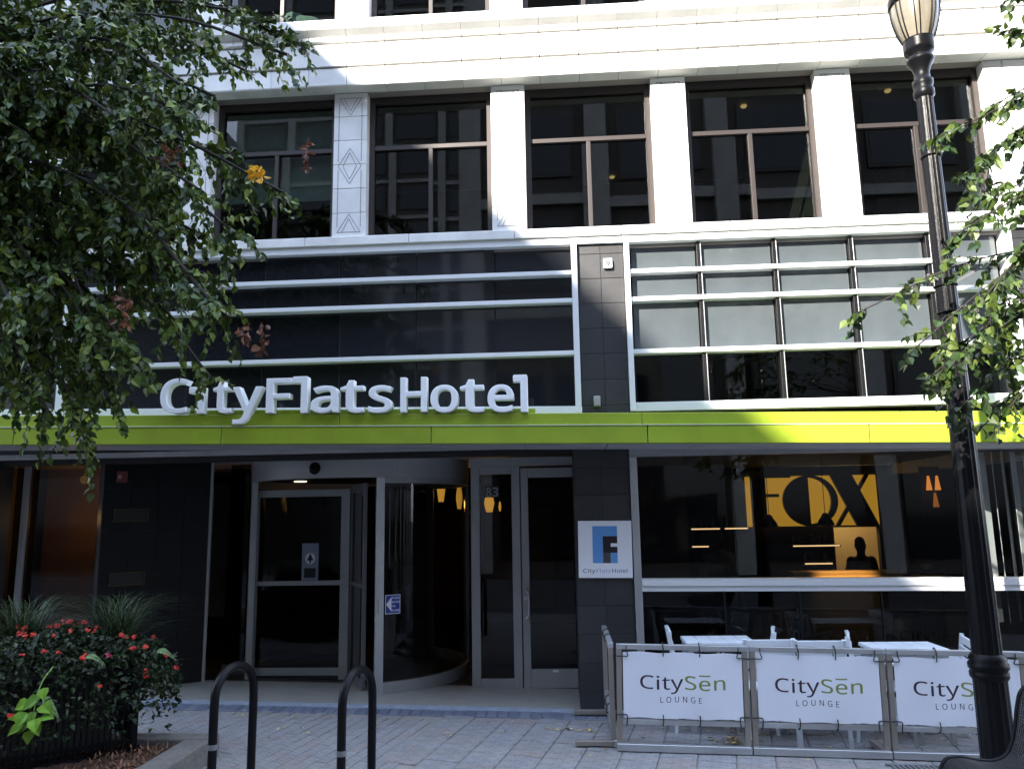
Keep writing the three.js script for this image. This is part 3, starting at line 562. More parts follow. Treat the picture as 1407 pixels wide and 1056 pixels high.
// bar shelves with light strips and bottles
{
  const defs = [[1.8, 2.2, 1.58, 'upper left'], [2.27, 2.59, 1.58, 'upper middle'], [1.8, 2.03, 1.335, 'lower left'], [3.2, 3.84, 1.325, 'middle right, under the FOX letters'], [3.345, 3.72, 1.08, 'lowest right above the counter']];
  const bottle = new THREE.LatheGeometry([[0, 0], [0.03, 0], [0.032, 0.01], [0.032, 0.11], [0.028, 0.13], [0.012, 0.155], [0.012, 0.2], [0, 0.2]].map(([a, b]) => new THREE.Vector2(a, b)), 12);
  const bm = [C(0.03, 0.02, 0.01), C(0.02, 0.03, 0.02), C(0.06, 0.03, 0.01)].map((c) => phy({ color: c, roughness: 0.15 }));
  for (const [a, b, y, w] of defs) {
    const s = thing('bar_shelf', 'dark bar shelf with glowing strip along its front edge, ' + w, 'shelf');
    part('board', B(a - 0.02, b + 0.02, y - 0.03, y - 0.004, -4.0, -3.72), M.dark, s);
    part('light_strip', RB(a, b, y - 0.022, y - 0.004, -3.719, -3.708, 0.002), glow(1, 0.62, 0.3, 0.7), s);
    for (let x = a + 0.05; x < b - 0.02; x += 0.088) { const o = solo('bottle', bottle, bm[Math.floor(rnd() * 3)], 'dark bottle standing on the bar shelf, ' + w, 'bottle', 'bottles on the bar shelf, ' + w); o.position.set(x, y - 0.003, -3.85); o.scale.y = rr(0.75, 1.0); }
  }
  const bell = new THREE.LatheGeometry([[0.012, 0.14], [0.03, 0.13], [0.05, 0.09], [0.08, 0.05], [0.1, 0.0], [0.085, -0.01]].map(([a, b]) => new THREE.Vector2(a, b)), 24);
  for (const [x, y, w] of [[2.46, 1.62, 'left, before the letter F'], [3.12, 1.63, 'right, before the letter O']]) {
    const p = thing('bell_lamp', 'unlit black bell shaped pendant lamp over the bar, ' + w, 'pendant lamp', [x, y, -2]);
    part('lamp_shade', bell, M.blackMetal, p); part('cord', rod([0, 0.13, 0], [0, 2.45 - y, 0], 0.004), M.blackMetal, p);
  }
  for (const [x, y, w, k] of [[4.36, 2.1, 'left of the upper pair', 1], [4.46, 2.1, 'right of the upper pair', 1], [4.42, 1.9, 'dim copy below put in as reflection of the upper pair', 0.35]]) {  // third, dimmer cone stands in for the reflection of the pair
    solo('amber_sconce', new THREE.CylinderGeometry(0.012, 0.034, 0.17, 16).translate(x, y, -2), glow(1, 0.32, 0.06, 0.45 * k), 'small amber cone lamp deep in the lounge, ' + w, 'wall lamp');
  }
  part('lamp_bracket', B(4.3, 4.52, 1.7, 2.3, -2.1, -2.06), M.dark, scene.getObjectByName('lounge_room'));
}
// white vertical slats inside the right end of the window
{
  const v = thing('vertical_blind', 'white vertical slats hanging inside the right end of lounge window', 'window blind', [0, 0, -0.3]);
  for (let i = 0; i < 9; i++) { const s = part('blind_slat', RB(-0.055, 0.055, 0.72, 2.34, -0.004, 0.004, 0.002), M.white, v); s.position.x = 4.12 + i * 0.1; s.rotation.y = (i % 3 === 1 ? 62 : 28 + (i * 37) % 25) * R; }
  part('blind_rail', B(4.03, 5.0, 2.34, 2.38, -0.03, 0.03), M.aluGrey, v);
}
// people in the lounge, built as one skin each
function figure(name, label, joints, bones, cloth, skin, at, turn) {
  const res = 88, size = 1.9, mc = new MarchingCubes(res, M.clothes, false, false, 120000); mc.isolation = 0;
  const sm = (a, b, k) => { const h = Math.max(0, Math.min(1, 0.5 + 0.5 * (b - a) / k)); return b * (1 - h) + a * h - k * h * (1 - h); };
  const J = {}; for (const k in joints) J[k] = { p: V(...joints[k].slice(0, 3)), r: joints[k][3] };
  const half = size / 2, p = V(0, 0, 0);
  for (let z = 0; z < res; z++) for (let y = 0; y < res; y++) for (let x = 0; x < res; x++) {
    p.set((x / res - 0.5) * size, (y / res) * size - 0.06, (z / res - 0.5) * size); let d = 9;
    if (Math.abs(p.x) < 0.5 && Math.abs(p.z) < 0.45) for (const [a, b, fl] of bones) {
      const A = J[a], Bq = J[b], ab = Bq.p.clone().sub(A.p), t = Math.max(0, Math.min(1, p.clone().sub(A.p).dot(ab) / Math.max(1e-6, ab.lengthSq()))), q = A.p.clone().addScaledVector(ab, t), v = p.clone().sub(q);
      if (fl) v.z *= fl; d = sm(d, v.length() - (A.r + (Bq.r - A.r) * t), 0.035);
    }
    mc.field[x + y * res + z * res * res] = -d;
  }
  mc.update();
  const n = mc.count, P = new Float32Array(n * 3), Nn = new Float32Array(n * 3), K = new Float32Array(n * 3);
  for (let i = 0; i < n; i++) {
    const X = mc.positionArray[i * 3] * half, Y = mc.positionArray[i * 3 + 1] * half + half - 0.06, Zz = mc.positionArray[i * 3 + 2] * half;
    P.set([X, Y, Zz], i * 3); Nn.set([mc.normalArray[i * 3], mc.normalArray[i * 3 + 1], mc.normalArray[i * 3 + 2]], i * 3);
    const c = Y > J.neck.p.y + 0.02 ? (Y > J.head.p.y + 0.05 || Zz < -0.03 && Y > J.head.p.y - 0.06 ? C(0.02, 0.015, 0.012) : skin) : Y < 0.95 ? C(0.02, 0.02, 0.025) : cloth; K.set([c.r, c.g, c.b], i * 3);
  }
  const g = new THREE.BufferGeometry(); g.setAttribute('position', new THREE.BufferAttribute(P, 3)); g.setAttribute('normal', new THREE.BufferAttribute(Nn, 3)); g.setAttribute('color', new THREE.BufferAttribute(K, 3)); g.computeVertexNormals();
  const o = solo(name, g, M.clothes, label, 'person'); o.position.set(...at); o.rotation.y = turn; return o;
}
const bodyBones = [['hip', 'belly', 1.5], ['belly', 'chest', 1.5], ['chest', 'upper', 1.5], ['upper', 'neck'], ['neck', 'skull'], ['skull', 'head'], ['jaw', 'skull'], ['jaw', 'nose'], ['earL', 'earR'], ['shL', 'shR', 1.1], ['shL', 'elL'], ['elL', 'wrL'], ['wrL', 'haL', 1], ['haL', 'fiL'], ['haL', 'thL'], ['shR', 'elR'], ['elR', 'wrR'], ['wrR', 'haR'], ['haR', 'fiR'], ['haR', 'thR'], ['hip', 'hL'], ['hip', 'hR'], ['hL', 'kL'], ['kL', 'aL'], ['aL', 'tL'], ['hR', 'kR'], ['kR', 'aR'], ['aR', 'tR']];
const pose = (lean, out) => ({
  hip: [0, 0.95, 0, 0.13], belly: [0, 1.1, lean * 0.3, 0.125], chest: [0, 1.28, lean * 0.7, 0.145], upper: [0, 1.4, lean, 0.1], neck: [0, 1.49, lean, 0.058], skull: [0, 1.62, lean, 0.075], head: [0, 1.68, lean - 0.01, 0.085], jaw: [0, 1.575, lean + 0.04, 0.05], nose: [0, 1.62, lean + 0.1, 0.012], earL: [-0.085, 1.62, lean, 0.018], earR: [0.085, 1.62, lean, 0.018],
  shL: [-0.185, 1.4, lean, 0.065], shR: [0.185, 1.4, lean, 0.065], elL: [-0.26 - out, 1.13, lean, 0.05], elR: [0.26 + out, 1.13, lean - 0.02, 0.05], wrL: [-0.24, 0.92, lean + 0.12, 0.034], wrR: [0.24, 0.92, lean + 0.12, 0.034], haL: [-0.235, 0.86, lean + 0.15, 0.04], haR: [0.235, 0.86, lean + 0.15, 0.04], fiL: [-0.23, 0.78, lean + 0.17, 0.022], fiR: [0.23, 0.78, lean + 0.17, 0.022], thL: [-0.2, 0.82, lean + 0.2, 0.014], thR: [0.2, 0.82, lean + 0.2, 0.014],
  hL: [-0.1, 0.9, 0, 0.1], hR: [0.1, 0.9, 0, 0.1], kL: [-0.11, 0.5, 0.02, 0.062], kR: [0.11, 0.5, 0.02, 0.062], aL: [-0.11, 0.09, -0.02, 0.042], aR: [0.11, 0.09, -0.02, 0.042], tL: [-0.13, 0.03, 0.14, 0.035], tR: [0.13, 0.03, 0.14, 0.035] });
figure('person', 'person in dark clothes standing behind the bar before the lit wall', pose(0, 0.03), bodyBones, C(0.012, 0.012, 0.014), C(0.05, 0.03, 0.02), [4.21, -0.22, -3.97], 0.1).scale.set(0.82, 0.93, 0.8);
figure('person', 'person in a pale shirt bending over at the left of the bar', pose(0.16, 0.02), bodyBones, C(0.14, 0.135, 0.12), C(0.08, 0.05, 0.03), [1.95, -0.2, -3.2], 0.5);

// ------------------------------------------------------------------ signs on the front
{ // channel letters on the canopy
  const sign = thing('hotel_letter_sign', 'white raised letters CityFlatsHotel standing on the green canopy', 'sign', [0, 0, 0]);
  const X = (u) => -3.746 + (u - 218) * 0.006792, base = (x) => 2.722 - 0.0205 * (x + 0.3);
  const defs = [['C', 219, 260.7], ['i', 260, 282], ['t', 293.5, 321], ['y', 321, 365], ['F', 368, 404.6], ['l', 405, 427], ['a', 430, 470], ['t', 471, 505], ['s', 509, 543.6], ['H', 553, 591], ['o', 594, 633.5], ['t', 634, 668], ['e', 671, 708], ['l', 706, 726]];
  const opt = { font: fontSans, size: 1, depth: 0.09, curveSegments: 16, bevelEnabled: false };
  const ref = new TextGeometry('H', opt); ref.computeBoundingBox(); const k = 0.310 / (ref.boundingBox.max.y - ref.boundingBox.min.y);
  for (const [ch, u0, u1] of defs) {
    const x0 = X(u0) + 0.006, x1 = X(u1) - 0.006; let g;
    if (ch === 'i' || ch === 'l') {
      const h = ch === 'i' ? 0.245 : 0.335, w = x1 - x0, st = 0.058, s = new THREE.Shape();
      s.moveTo(w - st, 0); s.lineTo(w, 0); s.lineTo(w, h - 0.012); s.quadraticCurveTo(w, h, w - 0.012, h); s.lineTo(0.012, h); s.quadraticCurveTo(0, h, 0, h - 0.012); s.lineTo(0, h - 0.055); s.lineTo(w - st, h - 0.055); s.lineTo(w - st, 0);
      g = new THREE.ExtrudeGeometry(s, { depth: 0.084, bevelEnabled: true, bevelThickness: 0.003, bevelSize: 0.003, bevelSegments: 1, curveSegments: 8 });
      g.translate(x0, 0, 0);
    } else {
      g = new TextGeometry(ch, { ...opt, size: 1, depth: 0.084 / k, bevelEnabled: true, bevelThickness: 0.006 / k, bevelSize: 0.0065 / k, bevelSegments: 2 }); g.scale(k, k, k); g.computeBoundingBox();
      const b = g.boundingBox; g.translate(-b.min.x, 0.0065, 0); g.scale((x1 - x0) / (b.max.x - b.min.x), 1, 1); g.translate(x0, 0, 0);
    }
    const m = part('letter', g, M.letter, sign); m.position.set(0, base((x0 + x1) / 2), 0.636);
  }
}
{ // board on the column
  const t = print(0.52, 0.54, 900, (g, w, h) => {
    g.fillStyle = '#e4e4ea'; g.fillRect(0, 0, w, h); const x0 = w * 0.265, x1 = w * 0.73, y0 = h * 0.09, y1 = h * 0.745;
    g.fillStyle = '#5b93cf'; g.fillRect(x0, y0, x1 - x0, y1 - y0); const fx = x0 + (x1 - x0) * 0.42;
    g.fillStyle = '#1c1216'; g.fillRect(fx, h * 0.27, x1 - fx, h * 0.29); g.fillStyle = '#4b4544'; g.fillRect(fx, h * 0.56, w * 0.14, y1 - h * 0.56);
    g.fillStyle = '#e4e4ea'; g.fillRect(fx + w * 0.145, h * 0.395, x1 - fx - w * 0.145 + 1, h * 0.062);
    g.font = h * 0.098 + 'px sans-serif'; g.textBaseline = 'alphabetic'; let x = w * 0.07;
    for (const [s, c, ww] of [['City', '#20222a', 0.245], ['Flats', '#9aa3cc', 0.29], ['Hotel', '#20222a', 0.31]]) { g.fillStyle = c; const n = g.measureText(s).width, f = w * ww * 0.98 / n; g.save(); g.translate(x, h * 0.915); g.scale(f, 1); g.fillText(s, 0, 0); g.restore(); x += w * ww * 1.01; }
  });
  const s = thing('wall_sign', 'square white CityFlatsHotel board with blue and dark emblem on the tiled column', 'sign', [0.385, 1.468, 0.004]);
  part('board', RB(-0.256, 0.256, -0.268, 0.268, 0, 0.028, 0.003), M.white, s); part('print', flat(0.508, 0.532, 0, 0, 0.0295), std({ map: t, roughness: 0.4 }), s);
  s.rotation.z = -0.012;
}
solo('wall_box', [RB(0.47, 0.56, 4.26, 4.36, 0, 0.04, 0.006, 2)], M.white, 'small white box with a round mark high on the tiled column', 'alarm box');
part('sounder', new THREE.CylinderGeometry(0.026, 0.026, 0.012, 20).rotateX(Math.PI / 2).translate(0.515, 4.315, 0.045), M.aluDark, scene.getObjectByName('wall_box'));
solo('outlet_box', [RB(0.325, 0.39, 2.845, 2.95, 0, 0.05, 0.006, 2), RB(0.335, 0.38, 2.855, 2.94, 0.0505, 0.056, 0.003)], M.aluGrey, 'small grey outlet box low on the tiled column above the canopy', 'outlet box');

// ------------------------------------------------------------------ patio: tables, chairs, banner barriers
function makeTable(label) {
  const t = thing('patio_table', label, 'table', [0, 0, 0], 0, undefined);
  for (let i = 0; i < 5; i++) part('tabletop_slat', RB(-0.29 + i * 0.117, -0.29 + i * 0.117 + 0.113, 0.705, 0.735, -0.3, 0.3, 0.004), M.slat, t);
  part('apron', [B(-0.27, 0.27, 0.66, 0.704, -0.28, -0.25), B(-0.27, 0.27, 0.66, 0.704, 0.25, 0.28)], M.alu, t);
  for (const [x, z] of [[-0.26, -0.26], [0.26, -0.26], [-0.26, 0.26], [0.26, 0.26]]) part('leg', RB(x - 0.022, x + 0.022, 0, 0.7, z - 0.022, z + 0.022, 0.003), M.alu, t);
  return t;
}
const tA = makeTable('white slatted patio table behind the first two barriers, left one'); tA.scale.z = 0.66; tA.position.set(1.3, gy(1.3), 0.55);
const tB = copy(tA, 'white slatted patio table behind the right barrier, beside the lamp post'); tB.position.set(2.79, gy(2.79), 0.72);
function makeChair(label) {
  const c = thing('patio_chair', label, 'chair', [0, 0, 0], 0, undefined);
  for (let i = 0; i < 5; i++) part('seat_slat', RB(-0.2, 0.2, 0.43, 0.448, -0.2 + i * 0.082, -0.2 + i * 0.082 + 0.07, 0.004), M.slat, c);
  for (let i = 0; i < 4; i++) { const y = 0.53 + i * 0.085, z = -0.215 - i * 0.012; part('back_slat', RB(-0.19, 0.19, y, y + 0.068, z - 0.01, z + 0.01, 0.004), M.slat, c); }
  for (const s of [-1, 1]) {
    part('rear_leg', [bar([s * 0.2, 0, -0.24], [s * 0.2, 0.43, -0.2], 0.028, 0.028), bar([s * 0.2, 0.43, -0.2], [s * 0.2, 0.86, -0.265], 0.03, 0.03)], M.slat, c);
    part('front_leg', bar([s * 0.2, 0, 0.2], [s * 0.2, 0.64, 0.2], 0.028, 0.028), M.alu, c);
    part('armrest', RB(s * 0.2 - 0.022, s * 0.2 + 0.022, 0.64, 0.662, -0.22, 0.22, 0.005), M.slat, c);
  }
  return c;
}
const chairs = [[1.13, 0.55, 86, 'white slatted patio chair at the far left beside the first table'], [1.605, 0.83, 181, 'white slatted patio chair with its back to the gap of first and middle barriers'], [2.005, 0.84, 179, 'white slatted patio chair with its back to the middle barrier'], [1.54, 0.5, -103, 'white slatted patio chair right of the first table, close to the glass'], [2.6, 0.74, 71, 'white slatted patio chair left of the table behind the right barrier'], [3.03, 0.76, -103, 'white slatted patio chair right of the last table, beside the lamp post']];
let ch0;
for (const [x, z, a, l] of chairs) { const c = ch0 ? copy(ch0, l) : (ch0 = makeChair(l)); c.position.set(x, gy(x), z); c.rotation.y = a * R; c.scale.setScalar(0.955); }

const banner = print(0.925, 0.49, 900, (g, w, h) => {
  g.fillStyle = '#dadce4'; g.fillRect(0, 0, w, h);
  g.textBaseline = 'alphabetic'; g.font = h * 0.285 + 'px sans-serif'; const a = g.measureText('City').width, b = g.measureText('Sen').width, f = w * 0.745 / (a + b);
  g.save(); g.translate(w * 0.13, h * 0.56); g.scale(f, 1); g.fillStyle = '#2b1a2b'; g.fillText('City', 0, 0); g.fillStyle = '#76803c'; g.fillText('Sen', a, 0);
  const n = g.measureText('S').width, e = g.measureText('e').width; g.fillRect(a + n + e * 0.12, -h * 0.232, e * 0.8, h * 0.02); g.restore();
  g.fillStyle = '#35293a'; g.font = h * 0.122 + 'px sans-serif'; let x = w * 0.305; for (const c of 'LOUNGE') { g.fillText(c, x, h * 0.755); x += g.measureText(c).width + w * 0.021; }
});
const bannerM = std({ map: banner, roughness: 0.65, side: THREE.DoubleSide, bumpMap: nCoarse, bumpScale: 0.004 });
const postM = std({ color: C(0.36, 0.32, 0.28), roughness: 0.45, metalness: 0.6, map: nStreak });
function makeBarrier(label, printed = true) {
  const b = thing('banner_barrier', label, 'barrier'); const w = 1.01;
  part('post', RB(0, 0.04, 0.03, 0.745, -0.02, 0.02, 0.003), postM, b); part('post', RB(w - 0.04, w, 0.03, 0.745, -0.02, 0.02, 0.003), postM, b);
  part('top_rail', RB(0, w, 0.746, 0.786, -0.022, 0.022, 0.004), M.alu, b); part('lower_rail', RB(0.041, w - 0.041, 0.19, 0.228, -0.018, 0.018, 0.004), M.alu, b);
  part('base_rail', RB(-0.005, w + 0.002, 0.0, 0.055, 0.0, 0.05, 0.006, 2), M.alu, b);
  for (const x of [0.02, w - 0.02]) part('foot', [RB(x - 0.025, x + 0.025, 0.012, 0.05, -0.3, -0.002, 0.004)], postM, b);
  if (printed) {
    const g = new THREE.PlaneGeometry(0.912, 0.487, 40, 20), p = g.attributes.position;
    for (let i = 0; i < p.count; i++) { const x = p.getX(i), y = p.getY(i); p.setZ(i, 0.006 * Math.sin(5 * x + 1) * Math.cos(4 * y) + 0.003 * Math.sin(13 * x - 7 * y)); p.setY(i, y + 0.004 * Math.cos(x * 19)); }
    g.computeVertexNormals(); g.translate(w / 2, 0.485, 0.026); part('banner', g, bannerM, b);
  }
  const tie = (x, y0, y1) => part('tie', tube([[x, y0, 0.032], [x + 0.003, (y0 + y1) / 2, 0.036], [x - 0.002, y1, 0.03], [x, y1 + 0.012, 0.0], [x + 0.004, y1 - 0.02, -0.03], [x, (y0 + y1) / 2, -0.026], [x, y0, 0.02]], 0.0045, 24, 5), M.blackWire, b);
  for (const x of [0.36, 0.64]) { tie(x, 0.7, 0.79); tie(x - 0.01, 0.27, 0.19); }
  for (const [x, s] of [[0.075, -1], [w - 0.075, 1]]) { part('tie', tube([[x, 0.775, 0.03], [x, 0.74, 0.034], [x - s * 0.012, 0.7, 0.032], [x + s * 0.03, 0.697, 0.03], [x + s * 0.075, 0.695, 0.028]], 0.0045, 20, 5), M.blackWire, b); part('tie', tube([[x + s * 0.075, 0.262, 0.028], [x + s * 0.03, 0.265, 0.03], [x, 0.262, 0.033], [x, 0.22, 0.033], [x + s * 0.003, 0.18, 0.03]], 0.0045, 20, 5), M.blackWire, b); }
  return b;
}
const f1 = makeBarrier('first CitySēn LOUNGE banner barrier, leftmost next to the tiled column');
const bars = [f1, copy(f1, 'middle CitySēn LOUNGE banner barrier in front of the patio'), copy(f1, 'right CitySēn LOUNGE banner barrier half hidden by the lamp post'), copy(f1, 'barrier past the lamp post at the right edge of the picture')];
bars.forEach((b, i) => { const x = 0.365 + i * 1.026; b.position.set(x, gy(x) + 0.006, 1.25 + i * 0.012); b.rotation.set(0, -0.012, -0.024); });
{ const ret = makeBarrier('plain aluminium barrier running back from the first banner to the building', false); ret.position.set(0.34, gy(0.34) + 0.004, 1.2); ret.rotation.y = 90 * R; }

// ------------------------------------------------------------------ bicycle hoops
function hoop(label, x, z, turn) {
  const h = thing('bike_rack', label, 'bike rack', [x, gy(x), z], turn);
  const pts = [[-0.17, -0.02, 0], [-0.17, 0.35, 0], [-0.17, 0.66, 0]]; for (let i = 1; i < 12; i++) { const a = Math.PI - i * Math.PI / 12; pts.push([0.17 * Math.cos(a), 0.68 + 0.17 * Math.sin(a), 0]); } pts.push([0.17, 0.66, 0], [0.17, 0.35, 0], [0.17, -0.02, 0]);
  part('hoop_tube', tube(pts, 0.026, 90, 16), M.blackMetal, h);
  for (const s of [-1, 1]) part('foot_plate', new THREE.CylinderGeometry(0.06, 0.06, 0.01, 20).translate(s * 0.17, 0.006, 0), M.blackMetal, h);
  part('sleeve', new THREE.CylinderGeometry(0.028, 0.028, 0.03, 16).translate(-0.17, 0.42, 0), M.aluDark, h);
  return h;
}
hoop('black steel bike hoop standing nearer to the flower planter', -2.06, 2.75, 71 * R);
hoop('black steel bike hoop in front of the revolving door, right of the other', -1.275, 2.8, 73 * R);

// ------------------------------------------------------------------ street lamp
{
  const l = thing('street_lamp', 'tall black fluted street lamp with cream glass globe before the barriers', 'street lamp', [2.53, gy(2.53), 2.6]);
  const lathe = (pts, s = 32) => new THREE.LatheGeometry(pts.map(([r, y]) => new THREE.Vector2(r, y)), s);
  const flute = (y0, y1, r0, r1) => { const g = new THREE.CylinderGeometry(r1, r0, y1 - y0, 96, 24, true), p = g.attributes.position; for (let i = 0; i < p.count; i++) { const a = Math.atan2(p.getZ(i), p.getX(i)), k = 1 - 0.045 * Math.pow(Math.abs(Math.sin(a * 8)), 0.6) + 0.022; p.setX(i, p.getX(i) * k); p.setZ(i, p.getZ(i) * k); } g.translate(0, (y0 + y1) / 2, 0); g.computeVertexNormals(); return g; };
  part('base', lathe([[0.17, 0], [0.17, 0.08], [0.14, 0.1], [0.12, 0.16], [0.1, 0.2], [0.098, 0.3]]), M.blackMetal, l);
  part('lower_shaft', flute(0.28, 0.86, 0.096, 0.091), M.blackMetal, l);
  part('collar', lathe([[0.094, 0.83], [0.108, 0.85], [0.108, 0.875], [0.1, 0.885], [0.112, 0.9], [0.112, 0.925], [0.1, 0.94], [0.106, 0.955], [0.09, 0.98], [0.08, 0.985]]), M.blackMetal, l);
  part('pole', flute(0.96, 4.66, 0.082, 0.05), M.blackMetal, l);
  part('neck', lathe([[0.05, 4.6], [0.066, 4.62], [0.066, 4.66], [0.055, 4.675], [0.064, 4.7], [0.066, 4.73], [0.05, 4.745], [0.049, 4.79], [0.06, 4.83], [0.084, 4.87], [0.088, 4.885], [0.08, 4.905], [0.068, 4.915], [0.092, 4.94], [0.098, 4.965], [0.096, 5.02], [0.1, 5.03]]), M.blackMetal, l);
  const prof = [[0.092, 5.03], [0.112, 5.08], [0.132, 5.15], [0.147, 5.23], [0.153, 5.31]];
  part('lamp_globe', lathe(prof.concat([[0.15, 5.36]]), 48), phy({ color: C(0.44, 0.39, 0.3), roughness: 0.3, transmission: 0.5, thickness: 0, map: nCoarse }), l);
  part('bulb', new THREE.SphereGeometry(0.045, 20, 14).scale(1, 1.5, 1).translate(0, 5.12, 0), std({ color: C(0.35, 0.28, 0.2), roughness: 0.5 }), l);
  for (let i = 0; i < 8; i++) { const a = (i * 45 + 14) * R; part('cage_rib', tube(prof.map(([r, y]) => [(r + 0.005) * Math.cos(a), y, (r + 0.005) * Math.sin(a)]), 0.0045, 16, 6), M.blackMetal, l); part('cage_rib', tube(prof.map(([r, y]) => [(r + 0.005) * Math.cos(a + 0.22), y, (r + 0.005) * Math.sin(a + 0.22)]), 0.0045, 16, 6), M.blackMetal, l); }
  part('crown_ring', lathe([[0.15, 5.3], [0.164, 5.305], [0.168, 5.34], [0.16, 5.365], [0.15, 5.365], [0.15, 5.3]], 48), M.blackMetal, l);
  part('cap', lathe([[0.16, 5.366], [0.15, 5.42], [0.11, 5.48], [0.05, 5.53], [0.02, 5.56], [0.025, 5.6], [0, 5.64]]), M.blackMetal, l);
  for (const [y, s, len] of [[3.3, 1, 0.16], [3.32, -1, 0.06], [3.12, 1, 0.05], [4.2, 1, 0.06]]) part('bracket', bar([s * 0.055, y, 0.02], [s * (0.06 + len), y + len * 0.55, 0.03], 0.014, 0.02), M.aluDark, l);
  for (const y of [3.28, 3.1, 4.18]) part('strap', new THREE.TorusGeometry(0.071 - (y - 3.1) * 0.009, 0.006, 8, 32).rotateX(Math.PI / 2).translate(0, y, 0), M.blackMetal, l);
}
// ------------------------------------------------------------------ wire bench
{
  const b = thing('wire_bench', 'black wire mesh bench at the lower right corner of the picture', 'bench', [0, 0, 0]);
  const prof = [[1.93, 0.4], [1.89, 0.44], [1.885, 0.49], [1.915, 0.535], [1.98, 0.545], [2.07, 0.53], [2.155, 0.53], [2.215, 0.56], [2.25, 0.62], [2.275, 0.7], [2.295, 0.79], [2.32, 0.86], [2.365, 0.895], [2.41, 0.885], [2.435, 0.84]];
  const cv = new THREE.CatmullRomCurve3(prof.map(([x, y]) => V(x, y, 0)));
  const ribs = [], rods = []; for (let z = 3.34; z < 4.8; z += 0.017) ribs.push(new THREE.TubeGeometry(new THREE.CatmullRomCurve3(prof.map(([x, y]) => V(x, y, z))), 44, 0.004, 5));
  for (let i = 0; i <= 70; i++) { const p = cv.getPointAt(i / 70); rods.push(rod([p.x, p.y, 3.32], [p.x, p.y, 4.8], 0.004, 0.004, 5)); }
  part('mesh_shell', ribs.concat(rods), M.blackWire, b).userData.kind = 'stuff';
  for (const z of [3.32, 4.8]) part('side_rail', new THREE.TubeGeometry(new THREE.CatmullRomCurve3(prof.map(([x, y]) => V(x, y, z))), 60, 0.013, 10), M.blackMetal, b);
  for (const z of [3.5, 4.6]) { part('leg', tube([[2.0, gy(2), z], [2.02, 0.25, z], [2.06, 0.522, z]], 0.018, 16, 10), M.blackMetal, b); part('leg', tube([[2.42, gy(2.4), z], [2.36, 0.25, z], [2.22, 0.55, z]], 0.018, 16, 10), M.blackMetal, b); }
}
{ // tree grate beside the lamp
  const g = thing('tree_grate', 'flat metal tree grate with narrow slots in the pavement by the bench', 'tree grate', [2.72, gy(2.72) + 0.004, 1.62], 0.0);
  g.rotation.z = -0.024;
  for (let i = 0; i < 22; i++) part('grate_bar', RB(-0.4 + i * 0.036, -0.4 + i * 0.036 + 0.02, 0, 0.012, -0.14, 0.6, 0.002), M.aluDark, g);
  part('grate_frame', [RB(-0.43, 0.43, 0, 0.014, -0.17, -0.142, 0.002), RB(-0.43, 0.43, 0, 0.014, 0.602, 0.63, 0.002)], M.aluDark, g);
}

// ------------------------------------------------------------------ leaves
function leafGeo(P, N, K, pos, dir, up, len, wid, col) {
  const d = dir.clone().normalize(), s = V(0, 0, 0).crossVectors(d, up).normalize(), n = V(0, 0, 0).crossVectors(s, d).normalize();
  const at = (a, b, c) => pos.clone().addScaledVector(d, a * len).addScaledVector(s, b * wid).addScaledVector(n, c * wid);
  const droop = -0.22, B0 = at(0, 0, 0), Md = at(0.45, 0, -0.06), Tp = at(1, 0, droop), L1 = at(0.16, -0.42, 0.14), L2 = at(0.5, -0.46, 0.12), R1 = at(0.16, 0.42, 0.14), R2 = at(0.5, 0.46, 0.12);
  const tri = (a, b, c) => { const e = b.clone().sub(a).cross(c.clone().sub(a)).normalize(); for (const q of [a, b, c]) { P.push(q.x, q.y, q.z); N.push(e.x, e.y, e.z); K.push(col.r, col.g, col.b); } };
  tri(B0, Md, L1); tri(L1, Md, L2); tri(L2, Md, Tp); tri(B0, R1, Md); tri(R1, R2, Md); tri(R2, Tp, Md);
}
function bufGeo(P, N, K) { const g = new THREE.BufferGeometry(); g.setAttribute('position', new THREE.Float32BufferAttribute(P, 3)); g.setAttribute('normal', new THREE.Float32BufferAttribute(N, 3)); g.setAttribute('color', new THREE.Float32BufferAttribute(K, 3)); return g; }
const leafCol = (pal) => { const a = pal[Math.floor(rnd() * pal.length)], k = rr(0.75, 1.25); return C(a[0] * k, a[1] * k, a[2] * k); };
const rdir = () => { const a = rr(0, 6.283), y = rr(-1, 1), q = Math.sqrt(1 - y * y); return V(q * Math.cos(a), y, q * Math.sin(a)); };
